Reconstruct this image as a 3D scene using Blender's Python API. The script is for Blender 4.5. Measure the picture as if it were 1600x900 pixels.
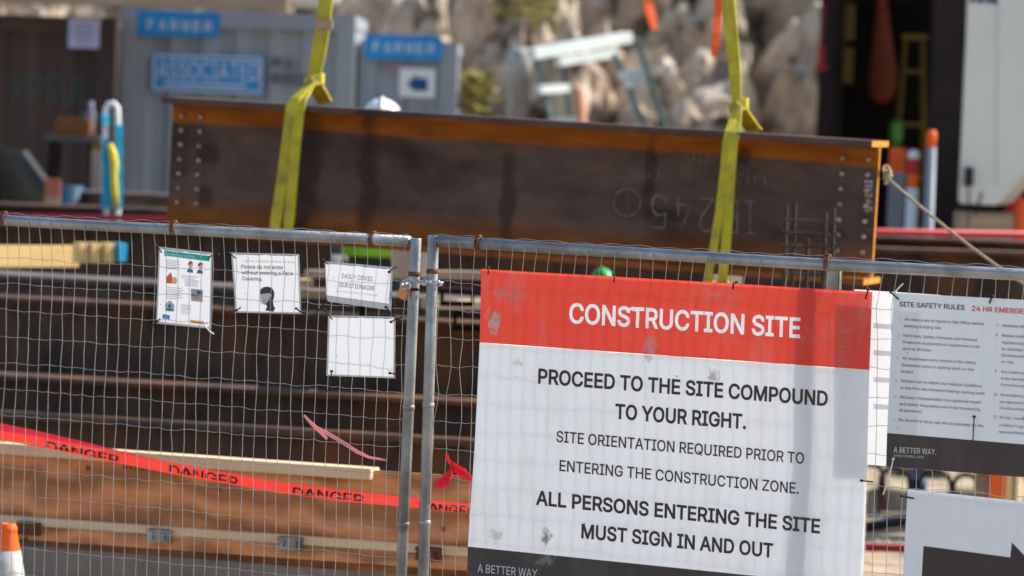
import bpy, bmesh, math, random
from mathutils import Vector, Matrix, noise
from mathutils.geometry import delaunay_2d_cdt
R = math.radians
random.seed(7)
S = bpy.context.scene
for o in list(bpy.data.objects): bpy.data.objects.remove(o)

# ------------------------------------------------------------------ camera
FPX = 6000.0                      # focal length in photo pixels (1600 wide)
PITCH = math.atan(300/6000); ROLL = R(1.8); EYE = 2.36
CAM = Vector((0, 0, EYE))
_f = Vector((0, math.cos(PITCH), -math.sin(PITCH)))
_r0 = Vector((1, 0, 0)); _u0 = Vector((0, math.sin(PITCH), math.cos(PITCH)))
_r = _r0*math.cos(ROLL) + _u0*math.sin(ROLL)
_u = _u0*math.cos(ROLL) - _r0*math.sin(ROLL)
cd = bpy.data.cameras.new('camera'); cam = bpy.data.objects.new('camera', cd)
S.collection.objects.link(cam); S.camera = cam
cam.matrix_world = Matrix(((_r.x, _u.x, -_f.x, 0), (_r.y, _u.y, -_f.y, 0), (_r.z, _u.z, -_f.z, EYE), (0, 0, 0, 1)))
cd.sensor_width = 36; cd.lens = FPX*36/1600; cd.clip_start = .5; cd.clip_end = 1000
cd.dof.use_dof = True; cd.dof.focus_distance = 13.75; cd.dof.aperture_fstop = 2.45

# ------------------------------------------------------------------ light
SUN_EL = R(40); SUN_AZ = R(74)    # azimuth measured from +Y towards +X
sdir = Vector((math.sin(SUN_AZ)*math.cos(SUN_EL), math.cos(SUN_AZ)*math.cos(SUN_EL), math.sin(SUN_EL)))
w = bpy.data.worlds.new('World'); S.world = w; w.use_nodes = True
nt = w.node_tree; nt.nodes.clear()
sky = nt.nodes.new('ShaderNodeTexSky'); sky.sky_type = 'NISHITA'; sky.sun_disc = False
sky.sun_elevation = SUN_EL; sky.sun_rotation = SUN_AZ; sky.air_density = 1.0; sky.dust_density = 1.5; sky.ozone_density = 1.0
bg = nt.nodes.new('ShaderNodeBackground'); bg.inputs['Strength'].default_value = .14
wo = nt.nodes.new('ShaderNodeOutputWorld')
nt.links.new(sky.outputs[0], bg.inputs[0]); nt.links.new(bg.outputs[0], wo.inputs[0])
sl = bpy.data.lights.new('sun', 'SUN'); sl.energy = 4.6; sl.angle = R(.8); sl.color = (1, .95, .87)
so = bpy.data.objects.new('sun', sl); S.collection.objects.link(so)
so.rotation_mode = 'QUATERNION'; so.rotation_quaternion = sdir.to_track_quat('Z', 'Y'); so.location = (20, 20, 30)
S.view_settings.view_transform = 'Standard'; S.view_settings.look = 'None'
S.view_settings.exposure = .68; S.view_settings.gamma = 1
S.cycles.max_bounces = 8; S.cycles.transparent_max_bounces = 12
S.cycles.use_denoising = True

# ------------------------------------------------------------------ pixel helpers: photo pixel -> point in the place
def ray(u, v): return _f + _r*((u-800)/FPX) + _u*((450-v)/FPX)
def P(u, v, Y): d = ray(u, v); return CAM + d*(Y/d.y)
def G(u, v, z=0): d = ray(u, v); return CAM + d*((z-EYE)/d.z)
class Plane:
    """vertical plane through pixel (u,v) at depth Y, right side nearer by theta"""
    def __init__(s, u, v, Y, th):
        s.o = P(u, v, Y); t = R(th); s.e = Vector((math.cos(t), -math.sin(t), 0)); s.n = Vector((-math.sin(t), -math.cos(t), 0))
    def at(s, u, v, off=0.0):
        d = ray(u, v); return CAM + d*(((s.o + s.n*off - CAM).dot(s.n))/d.dot(s.n))
    def az(s, a, z, off=0.0):
        return Vector((s.o.x, s.o.y, 0)) + s.e*a + Vector((0, 0, z)) + s.n*off
    def inv(s, u, v):
        p = s.at(u, v); return (p - s.o).dot(s.e), p.z
FEN = Plane(660, 372, 14.0, 26)

# ------------------------------------------------------------------ materials
def M(name, c1, c2=None, scale=5, rough=.6, metal=0., bump=0., bscale=None, lo=.35, hi=.65, stretch=(1, 1, 1), spec=.25, detail=7, c3=None, scale3=1.0, lo3=.5, hi3=.7):
    m = bpy.data.materials.new(name); m.use_nodes = True; t = m.node_tree; n = t.nodes; L = t.links
    b = n['Principled BSDF']; b.inputs['Metallic'].default_value = metal; b.inputs['Roughness'].default_value = rough
    b.inputs['Specular IOR Level'].default_value = spec
    tc = n.new('ShaderNodeTexCoord'); mp = n.new('ShaderNodeMapping'); mp.inputs['Scale'].default_value = stretch
    L.new(tc.outputs['Object'], mp.inputs[0])
    if c2 is None: c2 = tuple(x*.8 for x in c1)
    nz = n.new('ShaderNodeTexNoise'); nz.inputs['Scale'].default_value = scale; nz.inputs['Detail'].default_value = detail; nz.inputs['Roughness'].default_value = .62
    L.new(mp.outputs[0], nz.inputs['Vector'])
    cr = n.new('ShaderNodeValToRGB'); cr.color_ramp.elements[0].position = lo; cr.color_ramp.elements[1].position = hi
    cr.color_ramp.elements[0].color = (*c1, 1); cr.color_ramp.elements[1].color = (*c2, 1)
    L.new(nz.outputs[0], cr.inputs[0]); out = cr.outputs[0]
    if c3:
        n3 = n.new('ShaderNodeTexNoise'); n3.inputs['Scale'].default_value = scale3; n3.inputs['Detail'].default_value = 5
        L.new(mp.outputs[0], n3.inputs['Vector'])
        r3 = n.new('ShaderNodeValToRGB'); r3.color_ramp.elements[0].position = lo3; r3.color_ramp.elements[1].position = hi3
        L.new(n3.outputs[0], r3.inputs[0])
        mx = n.new('ShaderNodeMixRGB'); mx.inputs[2].default_value = (*c3, 1)
        L.new(r3.outputs[0], mx.inputs[0]); L.new(out, mx.inputs[1]); out = mx.outputs[0]
    L.new(out, b.inputs['Base Color'])
    rr = n.new('ShaderNodeMapRange'); rr.inputs[3].default_value = max(.03, rough-.12); rr.inputs[4].default_value = min(1, rough+.12)
    L.new(nz.outputs[0], rr.inputs[0]); L.new(rr.outputs[0], b.inputs['Roughness'])
    if bump:
        nb = n.new('ShaderNodeTexNoise'); nb.inputs['Scale'].default_value = bscale or scale*4; nb.inputs['Detail'].default_value = 8
        L.new(mp.outputs[0], nb.inputs['Vector'])
        bp = n.new('ShaderNodeBump'); bp.inputs['Strength'].default_value = bump; bp.inputs['Distance'].default_value = .02
        L.new(nb.outputs[0], bp.inputs['Height']); L.new(bp.outputs[0], b.inputs['Normal'])
    return m

def sheet_mat(name, col, trans=.3, rough=.45, smudges=(), dirt=.12):
    """printed vinyl / paper: diffuse + translucent, with grime of its own; smudges = (u,v,ru,rv,colour) in UV"""
    m = bpy.data.materials.new(name); m.use_nodes = True; t = m.node_tree; n = t.nodes; L = t.links
    b = n['Principled BSDF']; b.inputs['Roughness'].default_value = rough; b.inputs['Specular IOR Level'].default_value = .3
    tc = n.new('ShaderNodeTexCoord')
    nz = n.new('ShaderNodeTexNoise'); nz.inputs['Scale'].default_value = 6; nz.inputs['Detail'].default_value = 9; nz.inputs['Roughness'].default_value = .7
    mp = n.new('ShaderNodeMapping'); mp.inputs['Scale'].default_value = (1, 1, .35)
    L.new(tc.outputs['Object'], mp.inputs[0]); L.new(mp.outputs[0], nz.inputs['Vector'])
    cr = n.new('ShaderNodeValToRGB'); cr.color_ramp.elements[0].position = .5; cr.color_ramp.elements[1].position = .85
    cr.color_ramp.elements[0].color = (0, 0, 0, 1); cr.color_ramp.elements[1].color = (1, 1, 1, 1)
    L.new(nz.outputs[0], cr.inputs[0])
    mul = n.new('ShaderNodeMath'); mul.operation = 'MULTIPLY'; mul.inputs[1].default_value = dirt*4; L.new(cr.outputs[0], mul.inputs[0])
    mx = n.new('ShaderNodeMixRGB'); mx.inputs[1].default_value = (*col, 1); mx.inputs[2].default_value = (.36, .33, .30, 1)
    L.new(mul.outputs[0], mx.inputs[0]); out = mx.outputs[0]
    # fine specks
    ns = n.new('ShaderNodeTexNoise'); ns.inputs['Scale'].default_value = 60; ns.inputs['Detail'].default_value = 2
    L.new(tc.outputs['Object'], ns.inputs['Vector'])
    cs = n.new('ShaderNodeValToRGB'); cs.color_ramp.elements[0].position = .755; cs.color_ramp.elements[1].position = .79
    L.new(ns.outputs[0], cs.inputs[0])
    ms = n.new('ShaderNodeMixRGB'); ms.inputs[2].default_value = (.12, .11, .10, 1); L.new(cs.outputs[0], ms.inputs[0]); L.new(out, ms.inputs[1]); out = ms.outputs[0]
    if smudges:
        uv = n.new('ShaderNodeUVMap'); uv.uv_map = 'UVMap'
        n2 = n.new('ShaderNodeTexNoise'); n2.inputs['Scale'].default_value = 95; n2.inputs['Detail'].default_value = 6
        m2 = n.new('ShaderNodeMapping'); m2.inputs['Scale'].default_value = (1, .4, 1)
        L.new(uv.outputs[0], m2.inputs[0]); L.new(m2.outputs[0], n2.inputs['Vector'])
        for (su, sv, ru, rv, sc) in smudges:
            mp2 = n.new('ShaderNodeMapping'); mp2.inputs['Location'].default_value = (-su/ru, -sv/rv, 0); mp2.inputs['Scale'].default_value = (1/ru, 1/rv, 0)
            L.new(uv.outputs[0], mp2.inputs[0])
            ln = n.new('ShaderNodeVectorMath'); ln.operation = 'LENGTH'; L.new(mp2.outputs[0], ln.inputs[0])
            fa = n.new('ShaderNodeMapRange'); fa.inputs[1].default_value = 0; fa.inputs[2].default_value = 1; fa.inputs[3].default_value = .40; fa.inputs[4].default_value = -.25
            L.new(ln.outputs['Value'], fa.inputs[0])
            ad = n.new('ShaderNodeMath'); ad.operation = 'ADD'; L.new(fa.outputs[0], ad.inputs[0]); L.new(n2.outputs[0], ad.inputs[1])
            th = n.new('ShaderNodeMapRange'); th.inputs[1].default_value = .60; th.inputs[2].default_value = .80; th.inputs[4].default_value = .7
            L.new(ad.outputs[0], th.inputs[0])
            m3 = n.new('ShaderNodeMixRGB'); m3.inputs[2].default_value = (*sc, 1); th.inputs[4].default_value = .88; L.new(th.outputs[0], m3.inputs[0]); L.new(out, m3.inputs[1]); out = m3.outputs[0]
    L.new(out, b.inputs['Base Color'])
    tr = n.new('ShaderNodeBsdfTranslucent'); L.new(out, tr.inputs['Color'])
    ms2 = n.new('ShaderNodeMixShader'); ms2.inputs[0].default_value = trans
    L.new(b.outputs[0], ms2.inputs[1]); L.new(tr.outputs[0], ms2.inputs[2]); L.new(ms2.outputs[0], n['Material Output'].inputs['Surface'])
    return m

def steel_mat():
    """mill-brown beam: dark scale, rust-orange along the flange roots (local z = 0 at the top)"""
    m = M('mill_steel', (.125, .080, .062), (.072, .046, .038), scale=3.2, rough=.75, bump=.25, bscale=30, stretch=(1, 1, 2.2), c3=(.036, .023, .02), scale3=1.3, lo3=.54, hi3=.68, spec=.12)
    t = m.node_tree; n = t.nodes; L = t.links; b = n['Principled BSDF']
    src = b.inputs['Base Color'].links[0].from_socket
    tc = n.new('ShaderNodeTexCoord'); sx = n.new('ShaderNodeSeparateXYZ'); L.new(tc.outputs['Object'], sx.inputs[0])
    nz = n.new('ShaderNodeTexNoise'); nz.inputs['Scale'].default_value = 3; nz.inputs['Detail'].default_value = 6
    mp = n.new('ShaderNodeMapping'); mp.inputs['Scale'].default_value = (.5, 1, 2); L.new(tc.outputs['Object'], mp.inputs[0]); L.new(mp.outputs[0], nz.inputs[0])
    ad = n.new('ShaderNodeMath'); ad.operation = 'MULTIPLY_ADD'; ad.inputs[1].default_value = .05; L.new(nz.outputs[0], ad.inputs[0]); L.new(sx.outputs['Z'], ad.inputs[2])
    mr = n.new('ShaderNodeMapRange'); mr.inputs[1].default_value = -.70; mr.inputs[2].default_value = .03; L.new(ad.outputs[0], mr.inputs[0])
    cr = n.new('ShaderNodeValToRGB'); e = cr.color_ramp.elements
    def pos(z): return (z+.70+.0)/.73
    e[0].position = 0; e[0].color = (0, 0, 0, 1); e[1].position = 1; e[1].color = (0, 0, 0, 1)
    for z, k in ((-.662, 0), (-.656, .6), (-.62, .9), (-.57, .85), (-.52, .35), (-.46, 0), (-.125, 0), (-.105, 1), (-.034, 1), (-.029, 0)):
        x = e.new(pos(z+.025)); x.color = (k, k, k, 1)
    L.new(mr.outputs[0], cr.inputs[0])
    mx = n.new('ShaderNodeMixRGB'); mx.inputs[2].default_value = (.34, .105, .012, 1)
    n5 = n.new('ShaderNodeTexNoise'); n5.inputs['Scale'].default_value = 7; n5.inputs['Detail'].default_value = 8; L.new(mp.outputs[0], n5.inputs[0])
    c5 = n.new('ShaderNodeValToRGB'); c5.color_ramp.elements[0].position = .3; c5.color_ramp.elements[1].position = .7
    c5.color_ramp.elements[0].color = (.20, .055, .007, 1); c5.color_ramp.elements[1].color = (.33, .105, .012, 1); L.new(n5.outputs[0], c5.inputs[0]); L.new(c5.outputs[0], mx.inputs[2])
    L.new(cr.outputs[0], mx.inputs[0]); L.new(src, mx.inputs[1]); out = mx.outputs[0]
    ng = n.new('ShaderNodeTexNoise'); ng.inputs['Scale'].default_value = 9; ng.inputs['Detail'].default_value = 6; L.new(tc.outputs['Object'], ng.inputs[0])
    for (sx_, sz_, rx, rz) in ((1.04, -.30, .075, .40), (.20, -.275, .07, .06), (.19, -.47, .05, .07), (.72, -.33, .09, .42), (2.9, -.10, .05, .05), (1.75, -.4, .05, .3), (2.45, -.2, .04, .22)):
        m2 = n.new('ShaderNodeMapping'); m2.inputs['Location'].default_value = (-sx_/rx, 0, -sz_/rz); m2.inputs['Scale'].default_value = (1/rx, 0, 1/rz); L.new(tc.outputs['Object'], m2.inputs[0])
        ln = n.new('ShaderNodeVectorMath'); ln.operation = 'LENGTH'; L.new(m2.outputs[0], ln.inputs[0])
        a2 = n.new('ShaderNodeMath'); a2.operation = 'MULTIPLY_ADD'; a2.inputs[1].default_value = -1.6; L.new(ng.outputs[0], a2.inputs[0]); L.new(ln.outputs['Value'], a2.inputs[2])
        f2 = n.new('ShaderNodeMapRange'); f2.inputs[1].default_value = -.3; f2.inputs[2].default_value = .25; f2.inputs[3].default_value = .62; f2.inputs[4].default_value = 0; L.new(a2.outputs[0], f2.inputs[0])
        m3 = n.new('ShaderNodeMixRGB'); m3.inputs[2].default_value = (.022, .015, .013, 1); L.new(f2.outputs[0], m3.inputs[0]); L.new(out, m3.inputs[1]); out = m3.outputs[0]
    L.new(out, b.inputs['Base Color'])
    return m

def wood_mat(name, c1, c2, grain=(1.2, 1.2, 14), knots=True, rough=.7):
    m = M(name, c1, c2, scale=3, rough=rough, stretch=grain, bump=.15, bscale=10, lo=.3, hi=.7)
    t = m.node_tree; n = t.nodes; L = t.links; b = n['Principled BSDF']
    if knots:
        src = b.inputs['Base Color'].links[0].from_socket
        tc = n.new('ShaderNodeTexCoord')
        vo = n.new('ShaderNodeTexVoronoi'); vo.inputs['Scale'].default_value = 7.5; L.new(tc.outputs['Object'], vo.inputs['Vector'])
        cr = n.new('ShaderNodeValToRGB'); cr.color_ramp.elements[0].position = .075; cr.color_ramp.elements[1].position = .13
        cr.color_ramp.elements[0].color = (1, 1, 1, 1); cr.color_ramp.elements[1].color = (0, 0, 0, 1)
        L.new(vo.outputs['Distance'], cr.inputs[0])
        wv = n.new('ShaderNodeTexWave'); wv.inputs['Scale'].default_value = 2.2; wv.inputs['Distortion'].default_value = 9; wv.inputs['Detail'].default_value = 3; wv.bands_direction = 'Z'
        L.new(tc.outputs['Object'], wv.inputs['Vector'])
        wm = n.new('ShaderNodeMixRGB'); wm.blend_type = 'MULTIPLY'; wm.inputs[0].default_value = .5; L.new(src, wm.inputs[1]); L.new(wv.outputs[0], wm.inputs[2])
        mx = n.new('ShaderNodeMixRGB'); mx.inputs[2].default_value = (c1[0]*.25, c1[1]*.2, c1[2]*.2, 1)
        L.new(cr.outputs[0], mx.inputs[0]); L.new(wm.outputs[0], mx.inputs[1]); L.new(mx.outputs[0], b.inputs['Base Color'])
    return m

mGalv = M('galvanised_pipe', (.36, .37, .38), (.22, .23, .24), scale=9, rough=.42, metal=.55, bump=.12, bscale=60, stretch=(1, 1, 1), c3=(.16, .15, .14), scale3=5, lo3=.56, hi3=.74)
mWire = M('galvanised_wire', (.46, .45, .43), (.30, .29, .28), scale=20, rough=.42, metal=.5)
mRust = M('rusty_clamp', (.20, .075, .03), (.10, .045, .025), scale=40, rough=.8, bump=.3)
mSteel = steel_mat()
mDark = M('dark_steel', (.115, .070, .050), (.050, .034, .030), scale=3, rough=.75, spec=.10, bump=.15, bscale=40, stretch=(2.2, 2.2, .9), c3=(.17, .07, .03), scale3=1.3, lo3=.5, hi3=.72)
mDarkG = M('grey_mill_steel', (.19, .155, .14), (.10, .078, .068), scale=5, rough=.65, spec=.15, bump=.1, stretch=(1, 1, 2), c3=(.06, .035, .025), scale3=2)
mCut = M('fresh_rust', (.62, .26, .035), (.50, .19, .025), scale=20, rough=.8, spec=.1)
mHole = M('bolt_steel', (.42, .33, .25), (.24, .17, .12), scale=30, rough=.4, metal=.5)
mSling = M('yellow_webbing', (.56, .48, .03), (.40, .34, .035), scale=9, rough=.75, bump=.4, bscale=120, c3=(.22, .20, .06), scale3=11, lo3=.48, hi3=.75)
mSling2 = M('webbing_inner', (.60, .42, .02), (.45, .30, .02), scale=9, rough=.75, bump=.4, bscale=120)
mTag = M('sling_tag', (.42, .27, .17), (.35, .22, .15), rough=.7)
mPly = wood_mat('plywood_face', (.72, .33, .135), (.58, .24, .09))
mPine = wood_mat('pine_timber', (.72, .56, .36), (.60, .43, .25), grain=(1, 1, 9), knots=False)
mPineY = wood_mat('fresh_timber', (.80, .58, .25), (.70, .47, .18), grain=(1, 1, 6), knots=False)
mTan = wood_mat('weathered_timber', (.42, .31, .21), (.28, .20, .14), grain=(1, 1, 9), knots=False)
mConc = M('concrete', (.25, .225, .185), (.18, .163, .135), scale=4, rough=.9, bump=.35, bscale=25, c3=(.16, .15, .14), scale3=2)
mDirt = M('dirt', (.48, .39, .285), (.29, .225, .155), scale=5.5, rough=.95, bump=.8, bscale=9, c3=(.17, .13, .09), scale3=2.6, lo3=.5, hi3=.66)
mPebble = M('pebbles', (.50, .44, .36), (.30, .25, .2), scale=6, rough=.9)
mRock = M('rock', (.70, .60, .48), (.33, .25, .18), scale=2.6, rough=.95, bump=.9, bscale=5, c3=(.075, .055, .04), scale3=2.2, lo3=.53, hi3=.64, spec=.05)
mMoss = M('dry_leaf', (.33, .27, .06), (.20, .17, .05), rough=.8)
mContG = M('container_grey', (.31, .35, .385), (.27, .305, .34), scale=2, rough=.5, stretch=(1, 1, .3), c3=(.30, .31, .32), scale3=1.2)
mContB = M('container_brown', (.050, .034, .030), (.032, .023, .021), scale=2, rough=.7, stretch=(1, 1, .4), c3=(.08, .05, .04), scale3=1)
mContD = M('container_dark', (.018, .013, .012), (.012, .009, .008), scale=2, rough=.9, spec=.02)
mBlue = M('sign_blue', (.008, .26, .62), (.008, .23, .56), rough=.4)
mWhiteP = M('white_paint', (.78, .79, .77), (.70, .71, .69), scale=2, rough=.45)
mTrailer = M('trailer_white', (.70, .71, .64), (.64, .65, .59), scale=1.2, rough=.4)
mCyan = M('cyan_paint', (.045, .115, .12), rough=.6)
mGreyText = M('grey_paint', (.13, .15, .17), rough=.6)
mPinkText = M('pink_paint', (.55, .30, .36), rough=.6)
mNavy = M('navy_print', (.02, .07, .22), rough=.5)
mLav = M('lavender_paper', (.48, .48, .72), (.42, .42, .66), rough=.6)
mLavT = M('lavender_print', (.28, .28, .5), rough=.6)
mOrange = M('orange_plastic', (.85, .13, .02), (.75, .11, .02), scale=3, rough=.45)
mOrangeF = M('orange_rope', (.24, .05, .02), (.15, .03, .014), scale=30, rough=.8, bump=.5)
mCone = M('cone_orange', (.90, .15, .015), (.82, .12, .012), scale=8, rough=.5)
mConeW = M('reflective_collar', (.46, .45, .42), (.30, .29, .27), scale=18, rough=.5)
mRed = M('red_plastic', (.55, .03, .04), (.45, .025, .03), scale=3, rough=.45)
mTape = sheet_mat('tape_red', (.92, .065, .045), .45, rough=.35, dirt=.0)
mTapeF = sheet_mat('tape_red_fold', (.74, .025, .06), .3, rough=.35, dirt=.0)
mTapeK = M('tape_black', (.03, .012, .012), rough=.4)
mPink = sheet_mat('flagging_pink', (.88, .42, .45), .4, rough=.4, dirt=.02)
mRedRib = sheet_mat('flagging_red', (.82, .03, .07), .4, rough=.35, dirt=.06)
mTarpB = M('blue_wrap', (.02, .42, .66), (.02, .34, .56), scale=14, rough=.4, bump=.4)
mYel = M('yellow_paint', (.17, .105, .01), (.13, .08, .01), rough=.55)
mLime = M('hi_vis_lime', (.30, .66, .03), (.26, .6, .03), rough=.6)
mGreenP = M('green_plastic', (.07, .24, .03), rough=.5)
mHelm = M('helmet_white', (.80, .80, .78), rough=.25)
mSkin = M('skin', (.50, .30, .21), rough=.55)
mTrou = M('work_trousers', (.035, .04, .055), rough=.85)
mGlove = M('glove_grey', (.25, .24, .22), rough=.9)
mAlu = M('aluminium', (.80, .84, .80), (.68, .74, .70), scale=6, rough=.4, metal=.1)
mAluG = M('green_leg', (.16, .24, .22), (.12, .18, .17), scale=6, rough=.5)
mPole = M('pole_grey', (.22, .25, .30), (.18, .20, .24), scale=4, rough=.5)
mRope = M('manila_rope', (.50, .38, .24), (.38, .28, .17), scale=60, rough=.9, bump=.5)
mRebar = M('rebar', (.060, .042, .034), (.035, .025, .02), scale=30, rough=.75, bump=.4, bscale=90)
mRebarR = M('rebar_rust', (.085, .045, .028), (.045, .025, .018), scale=30, rough=.85, bump=.4)
mBlack = M('black_plastic', (.018, .018, .019), rough=.45)
mBrass = M('brass', (.55, .27, .11), (.45, .20, .08), scale=40, rough=.38, metal=.5)
mChain = M('zinc_chain', (.60, .62, .64), (.45, .47, .5), scale=30, rough=.3, metal=.8)
mChalk = M('chalk', (.26, .225, .20), (.11, .085, .07), scale=22, rough=.95, lo=.4, hi=.62)
mStamp = M('ink_stamp', (.10, .05, .03), (.22, .11, .05), scale=25, rough=.9, lo=.4, hi=.62)
mInk = M('print_black', (.062, .046, .042), rough=.5)
mInkB = M('print_ink', (.045, .045, .05), rough=.6)
mInkG = M('print_grey', (.40, .40, .42), rough=.6)
mInkL = M('print_light', (.48, .49, .53), rough=.6)
mInkR2 = M('print_dark_grey', (.06, .058, .062), rough=.6)
mInkR = M('print_red', (.62, .05, .05), rough=.5)
mInkW = sheet_mat('print_white', (.84, .85, .87), .36, dirt=.03)
mTeal = sheet_mat('print_teal', (.02, .42, .38), .5, dirt=0)
mOrPr = sheet_mat('print_orange', (.85, .45, .08), .5, dirt=0)
mPrRed = sheet_mat('print_coral', (.70, .16, .10), .5, dirt=0)
mPrSkin = sheet_mat('print_peach', (.80, .48, .28), .5, dirt=0)
mPrHair = M('print_hair', (.22, .09, .04), rough=.5)
mPrBlue = sheet_mat('print_blue', (.03, .28, .62), .5, dirt=0)
mPaper = sheet_mat('paper_white', (.84, .84, .86), .33, dirt=.008)
mSleeve = sheet_mat('plastic_sleeve', (.34, .36, .38), .3, rough=.15, dirt=.05)
GR = (.42, .38, .36); DK = (.16, .15, .13)
mSignR = sheet_mat('sign_red', (.72, .070, .045), .42, smudges=((.032, .845, .042, .085, (.34, .31, .31)), (.43, .80, .04, .08, (.40, .22, .21)), (.055, .93, .05, .05, (.50, .16, .14)), (.60, .965, .035, .02, (.50, .15, .13)), (.93, .88, .03, .03, (.5, .16, .14)), (.09, .92, .08, .08, (.52, .13, .11)), (.385, .905, .07, .012, (.82, .84, .87))))
mSignW = sheet_mat('sign_white', (.76, .78, .81), .35, dirt=.06, smudges=((.195, .27, .034, .07, DK), (.60, .93, .034, .075, (.36, .35, .31)), (.43, .985, .03, .05, (.55, .53, .5)), (.07, .27, .05, .05, (.5, .48, .45)), (.10, .93, .03, .04, (.58, .56, .53)), (.66, .03, .05, .04, (.5, .48, .45))))
mSkinB = sheet_mat('rear_skin_white', (.92, .92, .93), .72, dirt=.01)
mSignK = sheet_mat('sign_black', (.060, .046, .042), .02, dirt=.05, smudges=((.20, .18, .05, .06, (.2, .18, .17)), (.7, .10, .08, .05, (.13, .115, .11))))
mRuleW = sheet_mat('rules_white', (.68, .72, .76), .08, dirt=.02)
mRuleK = sheet_mat('rules_black', (.055, .042, .040), .02, dirt=.03)
mArrW = sheet_mat('arrow_white', (.62, .65, .70), .16, dirt=.03)
mBackW = sheet_mat('rear_board_white', (.84, .84, .86), .40, dirt=.03)

# ------------------------------------------------------------------ object helpers
MW = {}
def setp(o, label=None, cat=None, group=None, kind=None):
    if label: o['label'] = label
    if cat: o['category'] = cat
    if group: o['group'] = group
    if kind: o['kind'] = kind
    return o
def thing(name, label, cat, loc, group=None, rot=None):
    o = bpy.data.objects.new(name, None); S.collection.objects.link(o); o.empty_display_size = .1
    mw = Matrix.Translation(loc)
    if rot is not None: mw = mw @ rot.to_4x4()
    o.matrix_world = mw; MW[o.name] = mw.copy()
    return setp(o, label, cat, group)
class MB:
    def __init__(s): s.v = []; s.f = []; s.mi = []; s.uv = {}
    def add(s, vs, fs, mi=0):
        b = len(s.v); s.v += [Vector(p) for p in vs]
        s.f += [tuple(i+b for i in f) for f in fs]; s.mi += [mi]*len(fs); return s
    def hexa(s, o, ax, ay, az, mi=0):
        o, ax, ay, az = map(Vector, (o, ax, ay, az))
        vs = [o, o+ax, o+ax+ay, o+ay, o+az, o+ax+az, o+ax+ay+az, o+ay+az]
        return s.add(vs, [(0, 3, 2, 1), (4, 5, 6, 7), (0, 1, 5, 4), (1, 2, 6, 5), (2, 3, 7, 6), (3, 0, 4, 7)], mi)
    def box(s, c, size, rz=0, mi=0, rot=None):
        m = rot if rot is not None else Matrix.Rotation(rz, 3, 'Z'); hx, hy, hz = [x/2 for x in size]
        return s.hexa(Vector(c) + m @ Vector((-hx, -hy, -hz)), m @ Vector((2*hx, 0, 0)), m @ Vector((0, 2*hy, 0)), m @ Vector((0, 0, 2*hz)), mi)
    def bar(s, A, B, down, back, n, mi=0):
        """A-B = upper front edge; goes down and back (away from n)"""
        A, B = Vector(A), Vector(B); x = (B-A).normalized(); up = x.cross(-Vector(n)).normalized(); bk = up.cross(x).normalized()
        if bk.dot(n) > 0: bk = -bk
        if up.z < 0: up = -up
        return s.hexa(A - up*down, B-A, bk*back, up*down, mi)
    def tube(s, pts, r, n=8, mi=0, caps=True, closed=False):
        pts = [Vector(p) for p in pts]; N = len(pts); rs = r if isinstance(r, (list, tuple)) else [r]*N
        b = len(s.v); ref = None
        for i, p in enumerate(pts):
            if closed: d = pts[(i+1) % N] - pts[i-1]
            else: d = pts[min(i+1, N-1)] - pts[max(i-1, 0)]
            d = d.normalized() if d.length > 1e-9 else Vector((0, 0, 1))
            if ref is None:
                ref = d.cross(Vector((0, 0, 1)) if abs(d.z) < .9 else Vector((1, 0, 0))).normalized()
            else:
                ref = (ref - d*ref.dot(d)).normalized()
            q = d.cross(ref)
            for k in range(n):
                a = 2*math.pi*k/n; s.v.append(p + (ref*math.cos(a) + q*math.sin(a))*rs[i])
        M_ = N if closed else N-1
        for i in range(M_):
            j = (i+1) % N
            for k in range(n):
                k2 = (k+1) % n; s.f.append((b+i*n+k, b+i*n+k2, b+j*n+k2, b+j*n+k)); s.mi.append(mi)
        if caps and not closed:
            s.f.append(tuple(b+k for k in reversed(range(n)))); s.mi.append(mi)
            s.f.append(tuple(b+(N-1)*n+k for k in range(n))); s.mi.append(mi)
        return s
    def lathe(s, c, prof, n=20, mi=0, axis=None):
        """prof: (r, h) list along axis"""
        c = Vector(c); ax = Vector(axis or (0, 0, 1)).normalized()
        p = ax.orthogonal().normalized(); q = ax.cross(p); b = len(s.v)
        for (r, h) in prof:
            for k in range(n):
                a = 2*math.pi*k/n; s.v.append(c + ax*h + (p*math.cos(a)+q*math.sin(a))*r)
        for i in range(len(prof)-1):
            for k in range(n):
                k2 = (k+1) % n; s.f.append((b+i*n+k, b+i*n+k2, b+(i+1)*n+k2, b+(i+1)*n+k)); s.mi.append(mi)
        s.f.append(tuple(b+k for k in reversed(range(n)))); s.mi.append(mi)
        s.f.append(tuple(b+(len(prof)-1)*n+k for k in range(n))); s.mi.append(mi)
        return s
    def ribbon(s, pts, wids, wdir, th=.004, mi=0):
        """flat strap along pts, width along wdir (vector or list), solid"""
        pts = [Vector(p) for p in pts]; N = len(pts); b = len(s.v)
        for i, p in enumerate(pts):
            d = (pts[min(i+1, N-1)] - pts[max(i-1, 0)]).normalized()
            wd = Vector(wdir[i] if isinstance(wdir, list) else wdir); wd = (wd - d*wd.dot(d)).normalized()
            nn = d.cross(wd); hw = (wids[i] if isinstance(wids, (list, tuple)) else wids)/2
            s.v += [p-wd*hw-nn*th/2, p+wd*hw-nn*th/2, p+wd*hw+nn*th/2, p-wd*hw+nn*th/2]
        for i in range(N-1):
            for k in range(4):
                k2 = (k+1) % 4; s.f.append((b+4*i+k, b+4*i+k2, b+4*i+4+k2, b+4*i+4+k)); s.mi.append(mi)
        s.f.append((b+3, b+2, b+1, b)); s.mi.append(mi); e = b+4*(N-1); s.f.append((e, e+1, e+2, e+3)); s.mi.append(mi)
        return s
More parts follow.
